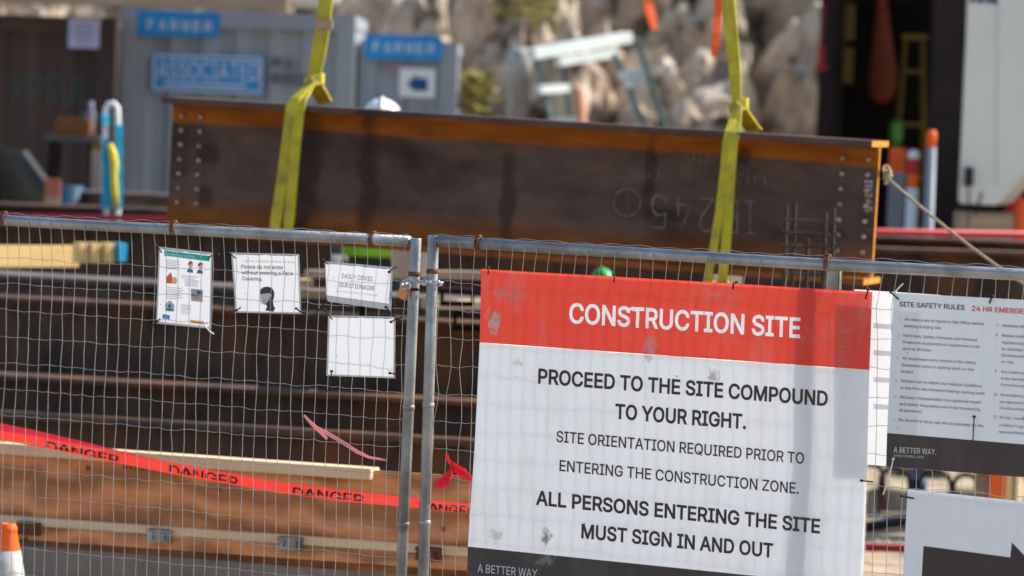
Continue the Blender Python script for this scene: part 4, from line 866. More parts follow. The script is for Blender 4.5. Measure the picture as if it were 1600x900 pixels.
# =================================================================== WORKER behind the hanging beam
def worker():
    Y = 21.2; hat = P(597, 171, Y); zf = hat.z-1.755; x0 = hat.x
    t = thing('person', 'worker in white hard hat and lime vest behind the hanging beam', 'person', Vector((x0, Y, zf)))
    V = []; E = []; Rr = []
    def v(x, y, z, r, p=None):
        V.append((x, y, z)); Rr.append(r)
        if p is not None: E.append((p, len(V)-1))
        return len(V)-1
    pel = v(0, 0, .96, .135); sp = v(0, 0, 1.12, .13, pel); ch = v(0, .01, 1.32, .155, sp); nb = v(0, .01, 1.47, .075, ch); nk = v(0, 0, 1.53, .055, nb)
    h1 = v(0, -.015, 1.60, .085, nk); h2 = v(0, -.01, 1.68, .098, h1); v(0, 0, 1.76, .075, h2)
    for s in (-1, 1):
        sh = v(s*.19, .01, 1.42, .06, ch); el = v(s*.25, .02, 1.15, .045, sh); wr = v(s*.22, -.16, .98, .030, el); v(s*.215, -.22, .95, .034, wr)
        hp = v(s*.10, 0, .90, .098, pel); kn = v(s*.11, -.03, .49, .066, hp); an = v(s*.12, .02, .09, .045, kn); v(s*.125, -.14, .045, .045, an)
    me = bpy.data.meshes.new('body'); me.from_pydata(V, E, []); o = bpy.data.objects.new('body', me); S.collection.objects.link(o); o.parent = t; MW[o.name] = MW[t.name].copy()
    md = o.modifiers.new('skin', 'SKIN'); sv = me.skin_vertices[0].data
    for i, r in enumerate(Rr): sv[i].radius = (r, r*.82 if i in (0, 1, 2) else r); sv[i].use_root = (i == 0)
    ss = o.modifiers.new('sub', 'SUBSURF'); ss.levels = 2; ss.render_levels = 2; md.use_smooth_shade = True
    # clothed by height: trousers below the waist, skin at head and hands, dark shirt between
    m = bpy.data.materials.new('clothed_body'); m.use_nodes = True; n = m.node_tree.nodes; L = m.node_tree.links
    tc = n.new('ShaderNodeTexCoord'); sx = n.new('ShaderNodeSeparateXYZ'); L.new(tc.outputs['Object'], sx.inputs[0])
    cr = n.new('ShaderNodeValToRGB'); cr.color_ramp.interpolation = 'CONSTANT'; e = cr.color_ramp.elements
    e[0].position = 0; e[0].color = (.05, .03, .02, 1); e[1].position = .06; e[1].color = (.035, .04, .055, 1)
    x = e.new(.545); x.color = (.05, .055, .07, 1); x = e.new(.825); x.color = (.50, .30, .21, 1)
    dv = n.new('ShaderNodeMath'); dv.operation = 'DIVIDE'; dv.inputs[1].default_value = 1.8; L.new(sx.outputs['Z'], dv.inputs[0]); L.new(dv.outputs[0], cr.inputs[0])
    L.new(cr.outputs[0], n['Principled BSDF'].inputs['Base Color']); n['Principled BSDF'].inputs['Roughness'].default_value = .8
    me.materials.append(m)
    base = Vector((x0, Y, zf))
    mb = MB(); prof = [(.215, .945), (.213, .97), (.205, 1.1), (.22, 1.3), (.215, 1.40), (.15, 1.47), (.10, 1.49)]
    mb.lathe(base, prof, 28)
    for p in mb.v: p.y = Y + (p.y-Y)*.78
    vest = mb.build('safety_vest', mLime, t, smooth=True)
    mb = MB()
    for z in (1.0, 1.18):
        b = len(mb.v); mb.lathe(base, [(.2185, z), (.2185, z+.05)], 28)
        for p in mb.v[b:]: p.y = Y + (p.y-Y)*.79
    mb.build('reflective_band', mConeW, vest, smooth=True)
    mb = MB(); hard_hat_geo(mb, base+Vector((0, 0, 1.675)), .98); mb.build('hard_hat', mHelm, t, smooth=True)
    for s in (-1, 1):
        mb = MB(); w_ = base+Vector((s*.215, -.22, .95))
        for k in range(4):
            q = w_+Vector((s*(-.02+.013*k), -.03, -.0)); L_ = (.062, .072, .068, .055)[k]
            mb.tube([q+Vector((0, .03, 0)), q+Vector((0, -.03, -.012)), q+Vector((0, -.03-L_*.5, -.035)), q+Vector((0, -.03-L_*.7, -.035-L_*.4))], [.013, .010, .0095, .008], 7)
        q = w_+Vector((-s*.03, .0, 0)); mb.tube([q, q+Vector((-s*.02, -.03, -.01)), q+Vector((-s*.018, -.06, -.03))], [.014, .011, .009], 7)
        mb.build('glove', mGlove, t, smooth=True)
    mb = MB()
    for s in (-1, 1): mb.lathe(base+Vector((s*.034, -.098, 1.645)), [(.011, -.004), (.012, 0), (.008, .006)], 8, axis=(0, -1, 0))
    mb.build('eyes', mInkB, t)
    mb = MB(); mb.tube([base+Vector((0, -.092, 1.645)), base+Vector((0, -.122, 1.60)), base+Vector((0, -.095, 1.592))], [.008, .016, .01], 6); mb.build('nose', mSkin, t, smooth=True)
    mb = MB(); mb.box(base+Vector((0, 0, -.2)), (.9, .7, .395)); mb.box(base+Vector((0, 0, -.6)), (1.0, .8, .395))
    return base
wb = worker()
mb = MB(); zt = wb.z-.004
n_ = 3
for k in range(n_): mb.box((wb.x, wb.y, zt*(k+.5)/n_), (1.2, .9, zt/n_-.01))
setp(mb.build('timber_platform', mTan, bevel=.006), 'stacked timber mats under the worker behind the beam', 'timber platform')

# =================================================================== HANGING BEAM
TB = 20
Af = P(252, 151, 18.55); 
_e = Vector((math.cos(R(TB)), -math.sin(R(TB)), 0)); _n = Vector((-math.sin(R(TB)), -math.cos(R(TB)), 0))
BPL = Plane(252, 151, 18.55, TB)
Bf = BPL.at(1362, 220)
bx = (Bf-Af).normalized(); bk = -(_n); bk = (bk-bx*bk.dot(bx)).normalized(); bu = bk.cross(bx).normalized()
if bu.z < 0: bu = -bu
LB = (Bf-Af).length; HB = .655; WB = .30; TF = .030; TW = .022
rotB = Matrix((bx, bk, bu)).transposed()
beam = thing('steel_beam', 'long rust brown steel I beam hanging in two yellow slings', 'steel beam', Af, rot=rotB)
def BL(x, y, z): return Af + bx*x + bk*y + bu*z
mb = MB(); mb.hexa(BL(0, 0, -TF), bx*LB, bk*WB, bu*TF); mb.build('top_flange', mSteel, beam, bevel=.003)
mb = MB(); mb.hexa(BL(0, 0, -HB), bx*LB, bk*WB, bu*TF); mb.build('bottom_flange', mSteel, beam, bevel=.003)
# web with two columns of bolt holes at each end
def webplate():
    mb = MB(); yf = (WB-TW)/2; yb = yf+TW; z0 = -HB+TF; z1 = -TF; rh = .0135
    cols = [.055, .155, LB-.165, LB-.045]; zs = [-.088-.0705*k for k in range(7)]; hw = .03
    xs = [0] + [c+d for c in cols for d in (-hw, hw)] + [LB]
    zc = [z1] + [z+d for z in zs for d in (hw, -hw)] + [z0]
    for i in range(len(xs)-1):
        isC = (i % 2 == 1)
        if not isC:
            for y, o in ((yf, 0), (yb, 1)):
                mb.add([BL(xs[i], y, z0), BL(xs[i+1], y, z0), BL(xs[i+1], y, z1), BL(xs[i], y, z1)], [(0, 1, 2, 3)])
            continue
        for j in range(len(zc)-1):
            za, zb = zc[j], zc[j+1]
            if j % 2 == 0:
                for y in (yf, yb): mb.add([BL(xs[i], y, zb), BL(xs[i+1], y, zb), BL(xs[i+1], y, za), BL(xs[i], y, za)], [(0, 1, 2, 3)])
            else:
                cx_, cz = (xs[i]+xs[i+1])/2, (za+zb)/2; n = 16; rings = []
                for y in (yf, yb):
                    outer = []; inner = []
                    for k in range(n):
                        a = 2*math.pi*(k+.0)/n+math.pi/4; ca, sa = math.cos(a), math.sin(a); m_ = hw/max(abs(ca), abs(sa))
                        outer.append(BL(cx_+ca*m_, y, cz+sa*m_)); inner.append(BL(cx_+ca*rh, y, cz+sa*rh))
                    b = len(mb.v); mb.v += outer+inner; rings.append(b)
                    for k in range(n): k2 = (k+1) % n; mb.f.append((b+k, b+k2, b+n+k2, b+n+k)); mb.mi.append(0)
                for k in range(n):
                    k2 = (k+1) % n; mb.f.append((rings[0]+n+k, rings[0]+n+k2, rings[1]+n+k2, rings[1]+n+k)); mb.mi.append(1)
    for x in (0, LB): mb.add([BL(x, yf, z0), BL(x, yb, z0), BL(x, yb, z1), BL(x, yf, z1)], [(0, 1, 2, 3)])
    w_ = mb.build('web', [mSteel, mHole], beam)
    # fillets between web and flanges
    mb = MB()
    for zz, s in ((z1, -1), (z0, 1)):
        mb.prism([BL(0, yf-.0, zz), BL(0, yf-.022, zz), BL(0, yf, zz+s*.022)], bx*LB)
    mb.build('fillet', mSteel, beam)
    for nm, x_ in (('cut_end', LB),):
        for (ya, yb_, za, zb) in ((.002, WB-.002, -TF+.002, -.002), (.002, WB-.002, -HB+.002, -HB+TF-.002), (yf+.001, yb-.001, -HB+TF, -TF)):
            mb = MB(); mb.hexa(BL(x_, ya, za), bx*.003, bk*(yb_-ya), bu*(zb-za)); mb.build(nm, mCut, beam)
    # bolt shanks and washers seen in the holes
    for ci, c in enumerate(cols):
        for z in zs:
            b_ = MB(); b_.lathe(BL(c, yf-.004, z), [(.0145, -.004), (.0145, .006), (.011, .014), (.004, .017)], 12, axis=tuple(-bk)); b_.build('bolt', mHole, beam, smooth=True)
webplate()
bw = lambda u, v: BPL.at(u, v, -(WB-TW)/2+.003)
def chalk(s, p0, p1, h, bold=-.019, flip=True, lean=.0, lab=None):
    lettering(s, p0, p1, h, bw, mChalk, beam, bold=bold, flip=flip, lean=lean, name='chalk_mark')
chalk('IB245', (1018, 356), (1180, 366), 52)
chalk('1', (977, 326), (984, 326), 22)
mb = MB(); mb.tube([bw(980+21*math.cos(a), 316+21*math.sin(a)) for a in [2*math.pi*k/28 for k in range(28)]], .0028, 5, closed=True); mb.build('chalk_mark', mChalk, beam)
chalk('gmp', (982, 282), (1030, 284), 18, bold=-.021); chalk('dn', (1072, 254), (1106, 258), 16, bold=-.021); chalk('up', (1150, 292), (1196, 296), 20, bold=-.021)
# vertical painted mark near the right end
def vmap(u, v): return bw(u, v)
vs, fs = text_geo('IB245', .0); x0_, x1_ = min(x for x, y in vs), max(x for x, y in vs); hc = max(y for x, y in vs); mb = MB()
mb.add([vmap(1352.5+ (1-y/hc)*10.5 if False else 1352+10.5*(y/hc), 281+ (x-x0_)/(x1_-x0_)*50) for x, y in vs], fs)
mb.build('painted_mark', M('mark_white', (.55, .56, .60), rough=.8), beam)

# slings
def sling(idx):
    if idx == 0:
        t = thing('lifting_sling', 'left yellow webbing sling choked round the hanging beam', 'lifting sling', BPL.at(488, 128, -.15), 'lifting slings')
        up = [(520, -420, .15), (517, -120, .15), (512, -20, .15), (506, 40, .15), (497, 90, .15), (490, 128, .15)]; uw = [.07, .07, .066, .064, .07, .05]
        frontL = [(490, 126, .13), (478, 138, .08), (462, 154, .01), (456, 166, -.012), (449, 215, -.014), (441, 280, -.014), (432, 340, -.014), (429, 362, -.012)]
        frontR = [(488, 130, .12), (480, 144, .07), (472, 156, .01), (468, 168, -.012), (463, 220, -.016), (457, 285, -.016), (452, 342, -.016), (450, 362, -.014)]
        back = [(492, 126, .16), (500, 140, .22), (508, 155, .30), (512, 161, .31)]
        tag = (507, 38)
    else:
        t = thing('lifting_sling', 'right yellow webbing sling, narrower and twisted, round the hanging beam', 'lifting sling', BPL.at(1152, 164, -.15), 'lifting slings')
        up = [(1122, -420, .15), (1131, -120, .15), (1137, -20, .15), (1143, 50, .15), (1149, 110, .15), (1153, 162, .15)]; uw = [.06, .06, .055, .058, .05, .036]
        frontL = [(1152, 164, .12), (1146, 185, .07), (1140, 206, .0), (1136, 222, -.012), (1131, 270, -.014), (1123, 340, -.014), (1114, 395, -.014), (1107, 432, -.012)]
        frontR = [(1154, 166, .12), (1151, 190, .06), (1148, 210, .0), (1145, 225, -.014), (1142, 275, -.018), (1137, 345, -.018), (1133, 400, -.016), (1129, 432, -.014)]
        back = [(1155, 165, .17), (1166, 182, .23), (1178, 200, .30), (1184, 207, .31)]
        tag = None
    pt = lambda q: BPL.at(q[0], q[1], -q[2])
    mb = MB(); mb.ribbon([pt(q) for q in up], uw, _e, .010)
    mb.ribbon([pt((u-4, v, d+.022)) for u, v, d in up], [x*.75 for x in uw], _e+Vector((0, .5, 0)), .008); mb.build('upper_leg', mSling, t)
    for fr, w0, nm in ((frontL, .054 if idx == 0 else .040, 'front_leg'), (frontR, .050 if idx == 0 else .046, 'front_leg')):
        last = fr[-1]; fr = fr + [(last[0]-1, last[1]+(14 if idx else 7), .05), (last[0], last[1]+(16 if idx else 8), .2), (last[0]+4, last[1]+(8 if idx else 4), .32)]
        wd = [w0*.7, w0*.9] + [w0*(1.0 + .10*math.sin(k*2+idx)) for k in range(len(fr)-2)]
        dirs = [_e + Vector((0, 0, .25))*max(0, 1-k*.4) + _n*(.3*math.sin(k*1.1+idx*2)) for k in range(len(fr))]
        mb = MB(); mb.ribbon([pt(q) for q in fr], wd, dirs, .009); mb.build(nm, mSling, t)
    mb = MB(); mb.ribbon([pt(q) for q in back], [.05, .06, .06, .06], _e, .009); mb.ribbon([pt((u-9, v+2, d+.01)) for u, v, d in back], [.03, .035, .035, .035], _e, .008); mb.build('rear_leg', mSling2, t)
    mb = MB(); kc = pt(back[0]); mb.ribbon([kc+Vector((-.045, -.02, -.015)), kc+Vector((-.01, -.045, .0)), kc+Vector((.03, -.02, .012)), kc+Vector((.04, .02, .01))], [.05, .055, .055, .05], Vector((0, 0, 1)), .010); mb.build('choker', mSling, t)
    if tag: mb = MB(); c = pt((tag[0], tag[1], .14)); mb.box(c, (.085, .016, .05), R(-TB)); mb.build('tag_sleeve', mTag, t, bevel=.004)
sling(0); sling(1)
# tag line tied to the beam end
rp = [BPL.at(1385, 266, -.16), BPL.at(1388, 280, -.05)]; e1 = P(1700, 505, 15.6); n_ = 24
pts = [rp[0]]
for k in range(n_+1):
    f = k/n_; p = rp[1].lerp(e1, f); p.z -= .035*math.sin(math.pi*f); pts.append(p)
mb = MB(); mb.tube(pts, .0065, 8)
for k in range(3):
    c = rp[0].lerp(rp[1], k/2); mb.tube([c+Vector((  .014*math.cos(a), .02*math.sin(a), .02*math.sin(a+k))) for a in [2*math.pi*i/12 for i in range(12)]], .007, 6, closed=True)
setp(mb.build('tag_line', mRope, smooth=True), 'tan rope running from the beam end down to the right', 'rope')

# =================================================================== REBAR
YR = 16.6
t = thing('rebar_cage', 'small upright rebar cage in front of the hanging beam', 'rebar cage', Vector((P(1262, 400, YR).x, YR, 0)))
for (u, vt, d) in ((1229, 321, 0), (1242, 319, .12), (1290, 332, .0), (1303, 326, .12), (1262, 372, .06)):
    a = P(u, vt, YR+d); mb = MB(); mb.tube([Vector((a.x, a.y, 0)), a], .010, 8); mb.build('bar', mRebar, t)
for v in (346, 366, 386, 408, 430):
    z = P(1265, v, YR).z; xa, xb = P(1224, v, YR).x, P(1308, v, YR).x
    mb = MB(); mb.tube([(xa, YR-.012, z+.006), (xb, YR-.012, z-.004), (xb+.004, YR+.135, z), (xa+.004, YR+.135, z+.004)], .006, 6, closed=True); mb.build('tie_hoop', mRebar, t)
# hairpin bars sticking out of the dirt
for i, (u, vt, w_, Y) in enumerate(((1362, 727, 34, 22.5), (1399, 731, 40, 22.4), (1462, 736, 44, 22.4), (1510, 742, 34, 22.3), (1540, 737, 22, 22.5), (1598, 748, 36, 22.4))):
    c = P(u, vt, Y); rr = w_*Y/FPX/2*1.15; pts = [Vector((c.x-rr, Y, -.1)), Vector((c.x-rr, Y, c.z-rr))]
    pts += [Vector((c.x-rr*math.cos(a), Y+.02*math.sin(a), c.z-rr+rr*math.sin(a))) for a in [math.pi*k/10 for k in range(1, 10)]] + [Vector((c.x+rr, Y, c.z-rr)), Vector((c.x+rr+.02, Y, -.1))]
    mb = MB(); mb.tube(pts, .014, 8)
    lab = ('rusty hairpin bar tight against the big sign edge', 'rusty hairpin bar right of the big sign, under the black ties', 'widest arched hairpin bar under the safety rules sign', 'hairpin bar left of the orange stake', 'narrow hairpin bar close beside the orange stake', 'hairpin bar at the right edge behind the stake')[i]
    setp(mb.build('hairpin_bar', mRebarR, smooth=True), lab, 'rebar', 'hairpin bars standing in the dirt')
c = P(1434, 741, 23.4); mb = MB(); mb.lathe((c.x, c.y, 0), [(.05, 0), (.065, c.z-.02), (.055, c.z-.02)], 16)
setp(mb.build('plastic_bucket', M('deep_blue', (.010, .035, .12), rough=.5), smooth=True), 'deep blue bucket between the hairpin bars', 'bucket')
t = thing('survey_stake', 'orange painted timber stake under the safety rules sign', 'stake', Vector((P(1562, 800, 21.2).x, 21.2, 0)))
a = P(1560, 738, 21.2); mb = MB(); mb.hexa((a.x-.045, 21.2, 0), (.085, 0, 0), (0, .03, 0), (0, 0, a.z+.03)); mb.build('painted_board', mOrange, t)
mb = MB(); mb.hexa((a.x+.043, 21.205, 0), (.036, 0, 0), (0, .04, 0), (0, 0, a.z+.025)); mb.build('lath', mPineY, t)
# low near-black ridge, black hose and red tape lying on the dirt at the right
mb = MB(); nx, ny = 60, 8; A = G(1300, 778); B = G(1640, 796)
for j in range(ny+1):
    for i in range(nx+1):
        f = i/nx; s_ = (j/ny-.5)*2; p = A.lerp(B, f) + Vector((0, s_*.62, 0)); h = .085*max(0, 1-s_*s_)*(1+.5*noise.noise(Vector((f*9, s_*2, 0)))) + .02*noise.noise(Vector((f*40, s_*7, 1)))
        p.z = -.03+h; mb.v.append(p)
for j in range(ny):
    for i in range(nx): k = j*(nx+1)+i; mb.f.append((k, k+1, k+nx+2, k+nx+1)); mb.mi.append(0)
setp(mb.build('dark_ridge', M('near_black_ridge', (.022, .019, .017), (.045, .038, .033), scale=6, rough=.9, bump=.8, bscale=18), smooth=True), kind='structure')
def gz(x, y): return .05*noise.noise(Vector((x*.7, y*.7, 0))) + .045*noise.noise(Vector((x*2.1, y*2.1, 3)))
def on_ground(pa, pb, n, lift): 
    A, B = G(*pa), G(*pb); o_ = []
    for i in range(n+1):
        p = A.lerp(B, i/n); p.z = gz(p.x, p.y)+lift; o_.append(p)
    return o_
mb = MB(); mb.tube(on_ground((1290, 832), (1640, 838), 30, .03), .028, 8); setp(mb.build('hose', mBlack, smooth=True), 'black hose lying across the dirt', 'hose')
ta = thing('ground_tape', 'red danger tape strung low over the dirt', 'tape', G(1380, 862, .06))
TPL = Plane(1380, 862, 19.6, 4)
mb = MB(); mb.ribbon([TPL.at(1290+40*k, 852+1.9*k+1.2*math.sin(k*1.7), -.01) for k in range(9)], .042, Vector((0, 0, 1)), .002); mb.build('strip', M('tape_crimson', (.70, .02, .06), (.62, .02, .05), rough=.4), ta)
lettering('DANGER', (1356, 863), (1440, 868), 8, lambda u, v: TPL.at(u, v-2.5, .003), mTapeK, ta, bold=.03)

# =================================================================== FORMWORK
FW = Plane(370, 720, 15.8, 20)
t = thing('formwork', 'long plywood formwork with pine rails behind the left fence panel', 'formwork', FW.az(0, .4))
def fbar(pa, pb, down, back, off, mat, nm, bevel=.003):
    A = FW.at(*pa, off); B = FW.at(*pb, off); mb = MB(); mb.bar(A, B, down, back, FW.n); return mb.build(nm, mat, t, bevel=bevel)
SL = .0675
PB = 5.0
fbar((-260, 679), (1050, 766), .42, .019, 0, mPly, 'plywood_sheet')
fbar((-260, 674.5), (579, 733), .046, .10, .037, mPine, 'top_rail')
fbar((-260, 787), (1050, 878), .036, .036, .038, mPine, 'lower_rail')
fbar((-260, 799.8), (1050, 890.8), .062, .036, .034, mPly, 'lower_board')
for (u, v, rust) in ((43, 826, 1), (247, 838, 0), (452, 850, 0), (668, 866, 1)):
    mb = MB(); c = FW.at(u, v, .066); ax = FW.e; up = Vector((0, 0, 1)); nn_ = FW.n
    def bx_(a, b_, s1, s2, s3, o_): mb.hexa(c+ax*(a-s1/2)+up*(b_-s2/2)+nn_*(o_), ax*s1, up*s2, -nn_*s3)
    bx_(0, 0, .10, .056, .026, 0); bx_(0, .020, .106, .016, .030, .006); bx_(0, -.020, .106, .014, .030, .005); bx_(.02, 0, .03, .034, .02, .012); bx_(-.03, .002, .018, .05, .02, .010)
    mb.build('wedge_clamp', mRust if rust else mGalv, t, bevel=.002)
for s, p0, p1, h in (('UNAMI', (402, 764), (455, 768), 9), ('51', (470, 771), (488, 772), 9), ('LUNAMI', (190, 732), (240, 738), 9)):
    lettering(s, p0, p1, h, lambda u, v: FW.at(u, v, .002), mStamp, t, bold=.01, flip=True, name='ink_stamp')
mb = MB(); z0 = 0
A = FW.at(-260, 808, -.0); B = FW.at(1050, 899, 0); 
mb.prism([Vector((A.x, A.y, -.05)), Vector((B.x, B.y, -.05)), B-Vector((0, 0, .03)), A-Vector((0, 0, .03))], -FW.n*.35)
setp(mb.build('concrete_wall', mConc, bevel=.01), 'low grey concrete wall under the plywood formwork', 'concrete wall')

# danger tape in front of the plywood
DT = Plane(370, 740, 15.3, 20)
t = thing('danger_tape', 'red danger tape stretched diagonally across the left fence view', 'tape', DT.at(370, 745))
cen = [(-120, 651, 24), (0, 674, 26), (60, 686, 25), (120, 699, 23), (190, 715, 20), (260, 730, 18), (330, 743, 17), (420, 759, 17), (520, 773, 18), (620, 783, 16), (700, 791, 15), (800, 800, 15), (900, 808, 15)]
def tape_band(k0, k1, m, off, nm):
    mb = MB(); top = []; bot = []
    N = 60
    for i in range(N+1):
        u = -120+1020*i/N
        for (a, b_) in zip(cen, cen[1:]):
            if a[0] <= u <= b_[0]: f = (u-a[0])/(b_[0]-a[0]); v = a[1]+(b_[1]-a[1])*f; wd = a[2]+(b_[2]-a[2])*f; break
        o_ = off + .006*math.sin(u*.02); top.append(DT.at(u, v-wd/2+wd*k0(u), o_)); bot.append(DT.at(u, v-wd/2+wd*k1(u), o_))
    for a, c_ in zip(top, bot): mb.v += [a, c_]
    for i in range(N): mb.f.append((2*i, 2*i+1, 2*i+3, 2*i+2)); mb.mi.append(0)
    return mb.build(nm, m, t)
fold = lambda u: max(.0, .42 - max(0, u)*.0016)
tape_band(fold, lambda u: 1.0, mTape, 0, 'strip')
tape_band(lambda u: 0.0, lambda u: max(.02, fold(u)+.04), mTapeF, .003, 'folded_edge')
for (u0, v0, u1, v1, h) in ((72, 703, 186, 726, 15), (264, 742, 372, 762, 17), (457, 777, 568, 789, 17), (655, 798, 743, 807, 15)):
    lettering('DANGER', (u0, v0), (u1, v1), h, lambda u, v: DT.at(u, v+1, .006+.006*math.sin(u*.02)), mTapeK, t, bold=.014, clip=.36)

# traffic cone
c = P(13, 818, 15.25); t = thing('traffic_cone', 'orange traffic cone with a dirty white collar at the left edge', 'traffic cone', Vector((c.x, c.y, 0)))
h = c.z
mb = MB(); mb.lathe((c.x, c.y, 0), [(.150, .03), (.118, .16), (.1, .2), (.050, h-.105), (.033, h-.02), (.034, h-.012), (.030, h), (.018, h), (.018, h-.05)], 28); mb.build('cone_body', mCone, t, smooth=True)
def cr_(z): return .1 + (.050-.1)*(z-.2)/(h-.105-.2)
mb = MB(); mb.lathe((c.x, c.y, 0), [(cr_(h-.36)+.003, h-.36), (cr_(h-.106)+.003, h-.106)], 28); mb.build('collar', mConeW, t, smooth=True)
mb = MB(); mb.lathe((c.x, c.y, 0), [(.034, h-.035), (.037, h-.032), (.037, h-.014), (.034, h-.011)], 28); mb.build('rim', mCone, t, smooth=True)
mb = MB(); mb.box((c.x, c.y, .018), (.36, .36, .034)); mb.build('base', mBlack, t, bevel=.01)

# =================================================================== FENCE
def panel(label, a_lo, a_hi, pL, pR, side_posts, mid=None, seed=1):
    rnd = random.Random(seed)
    t = thing('mesh_fence', label, 'fence', FEN.az((a_lo+a_hi)/2, 0), 'temporary mesh fence panels')
    aL, zL = FEN.inv(*pL); aR, zR = FEN.inv(*pR); sl = (zR-zL)/(aR-aL)
    zt = lambda a: zL + (a-aL)*sl
    RP = .0205
    mb = MB(); mb.tube([FEN.az(a_lo+.012, zt(a_lo)), FEN.az((a_lo+a_hi)/2, zt((a_lo+a_hi)/2)-.006), FEN.az(a_hi-.012, zt(a_hi))], RP, 16); mb.build('top_rail', mGalv, t, smooth=True)
    mb = MB(); mb.tube([FEN.az(a_lo+.012, .14), FEN.az(a_hi-.012, .14)], RP, 16); mb.build('bottom_rail', mGalv, t, smooth=True)
    for (a, lean, top) in side_posts:
        mb = MB(); zc = zt(a)+top
        mb.lathe(FEN.az(a, 0), [(.0205, .02), (.0205, zc-.002), (.0195, zc), (.014, zc), (.014, zc-.05)], 20)
        for p in mb.v: p += FEN.e*((p.z-1.0)*lean)
        po = mb.build('post', mGalv, t, smooth=True)
        for zb in (zc-.13, zc-.62, zc-1.05):
            mb = MB(); c_ = FEN.az(a+(zb-1)*lean, zb); mb.lathe(c_, [(.0205, -.009), (.0225, -.007), (.0225, .007), (.0205, .009)], 20); mb.build('weld_collar', mGalv if zb != zc-.13 else mRust, po, smooth=True)
    if mid:
        a = mid; mb = MB(); mb.hexa(FEN.az(a-.024, .16, -.030), FEN.e*.048, -FEN.n*.028, Vector((0, 0, zt(a)-.16-.006))); mb.build('middle_post', mGalv, t, bevel=.004)
    # mesh
    mb = MB(); sp = .0508; hs = .1016; z_off = .045; n = int((a_hi-a_lo)/sp)
    jit = {}
    rows = []; k = 0
    while True:
        d = z_off+hs*k if k else 0.0
        if zt(a_lo)-d < .14: break
        rows.append(d); k += 1
    def node(i, r):
        key = (i, r)
        if key not in jit:
            edge = 1.0
            if mid: edge = 1.0 + 2.2*math.exp(-i/2.0)
            else: edge = 1.0 + 1.4*math.exp(-(n-i)/1.5)
            jit[key] = (rnd.gauss(0, .0019)*edge, rnd.gauss(0, .0016)*edge, rnd.gauss(0, .0020))
        return jit[key]
    def pt(i, r):
        a = a_lo + sp*(i+.5); d = rows[r]; j = node(i, r); bow = .0
        if mid and r >= 1: bow = -.020*math.exp(-max(0, r-1)*.25)*min(1, i/3.0)*(1 if i < n-2 else 0) + .006*math.sin(i*.5)
        return FEN.az(a + j[0] + bow + .0025*math.sin(r*.5+i*.03), zt(a)-d + (j[1] if r else -.0) + (.0018*math.sin(i*.8+r)), j[2]+(.021 if r == 0 else .0))
    wr = .00118
    for i in range(n):
        pts = []
        for r in range(len(rows)):
            pts.append(pt(i, r))
            if r < len(rows)-1:
                q = pt(i, r).lerp(pt(i, r+1), .5); q += FEN.e*rnd.gauss(0, .0008); pts.append(q)
        mb.tube(pts, wr, 6, caps=False)
    for r in range(len(rows)):
        if r == 0: continue
        pts = [FEN.az(a_lo, zt(a_lo)-rows[r])]
        for i in range(n):
            p = pt(i, r); pts.append(p + FEN.n*.0029)
            if i < n-1:
                q = p.lerp(pt(i+1, r), .5); q.z -= .0030*(1 if (i+r) % 3 else -.4); pts.append(q+FEN.n*.0029)
        pts.append(FEN.az(a_hi, zt(a_hi)-rows[r])); mb.tube(pts, wr*.95, 6, caps=False)
    # wire ends twisted over the rail
    mb.tube([FEN.az(a_lo+i*.02, zt(a_lo+i*.02)+.0225+.0025*math.sin(i*1.1)+.002*math.sin(i*.37), .004*math.sin(i*.7)) for i in range(int((a_hi-a_lo)/.02))], wr, 6)
    mb.build('wire_mesh', mWire, t, smooth=True)
    for a in ([a_lo+.02+.62*k for k in range(6)] if not mid else [mid-.02] + [a_hi-.5]):
        pass
    return t, zt
aPL = FEN.inv(642, 480)[0]; aPR = FEN.inv(674, 480)[0]
aEndL = aPL-2.9; aEndR = aPR+3.0
aMid = FEN.inv(1296, 440)[0]
tL, ztL = panel('left mesh fence panel carrying four paper notices', aEndL, aPL, (0, 342), (640, 377), [(aPL, .015, .012), (aEndL, 0, .01)], None, 3)
tR, ztR = panel('right mesh fence panel behind the red and white sign', aPR, aEndR, (685, 377), (1600, 428), [(aPR, .0, .020), (aEndR, 0, .01)], aMid, 5)
def rust_clip(parent, u, zt):
    a = FEN.inv(u, 380)[0]; z = zt(a); mb = MB()
    mb.tube([FEN.az(a-.004+.002*math.sin(k), z+.0235*math.sin(2*math.pi*k/14), .0235*math.cos(2*math.pi*k/14)) for k in range(14)], .004, 6, closed=True)
    mb.tube([FEN.az(a+.007, z+.0235*math.sin(2*math.pi*k/14), .0235*math.cos(2*math.pi*k/14)) for k in range(14)], .0035, 6, closed=True)
    mb.box(FEN.az(a, z+.026), (.020, .018, .010), R(-26)); mb.build('rusty_clip', mRust, parent, smooth=True)
for u in (5, 271, 582): rust_clip(tL, u, ztL)
for u in (747, 1294): rust_clip(tR, u, ztR)
for (a, lb) in ((aEndL, 'concrete block under the far left fence end'), ((aPL+aPR)/2, 'concrete block under the chained gate posts'), (aEndR, 'concrete block under the far right fence end')):
    mb = MB(); c = FEN.az(a, .05); mb.box(c+Vector((0, 0, .02)), (.24, .62, .12), R(-26)); setp(mb.build('concrete_block', mConc, bevel=.02), lb, 'concrete block', 'concrete blocks under the fence')

# ---- chain and padlock
cc = thing('chain', 'zinc chain looped round both gate posts', 'chain', FEN.at(660, 440))
path = []
zc = FEN.inv(660, 441)[1]; xl = aPL-.0; xr = aPR
def loop(k, n):
    pass
import itertools
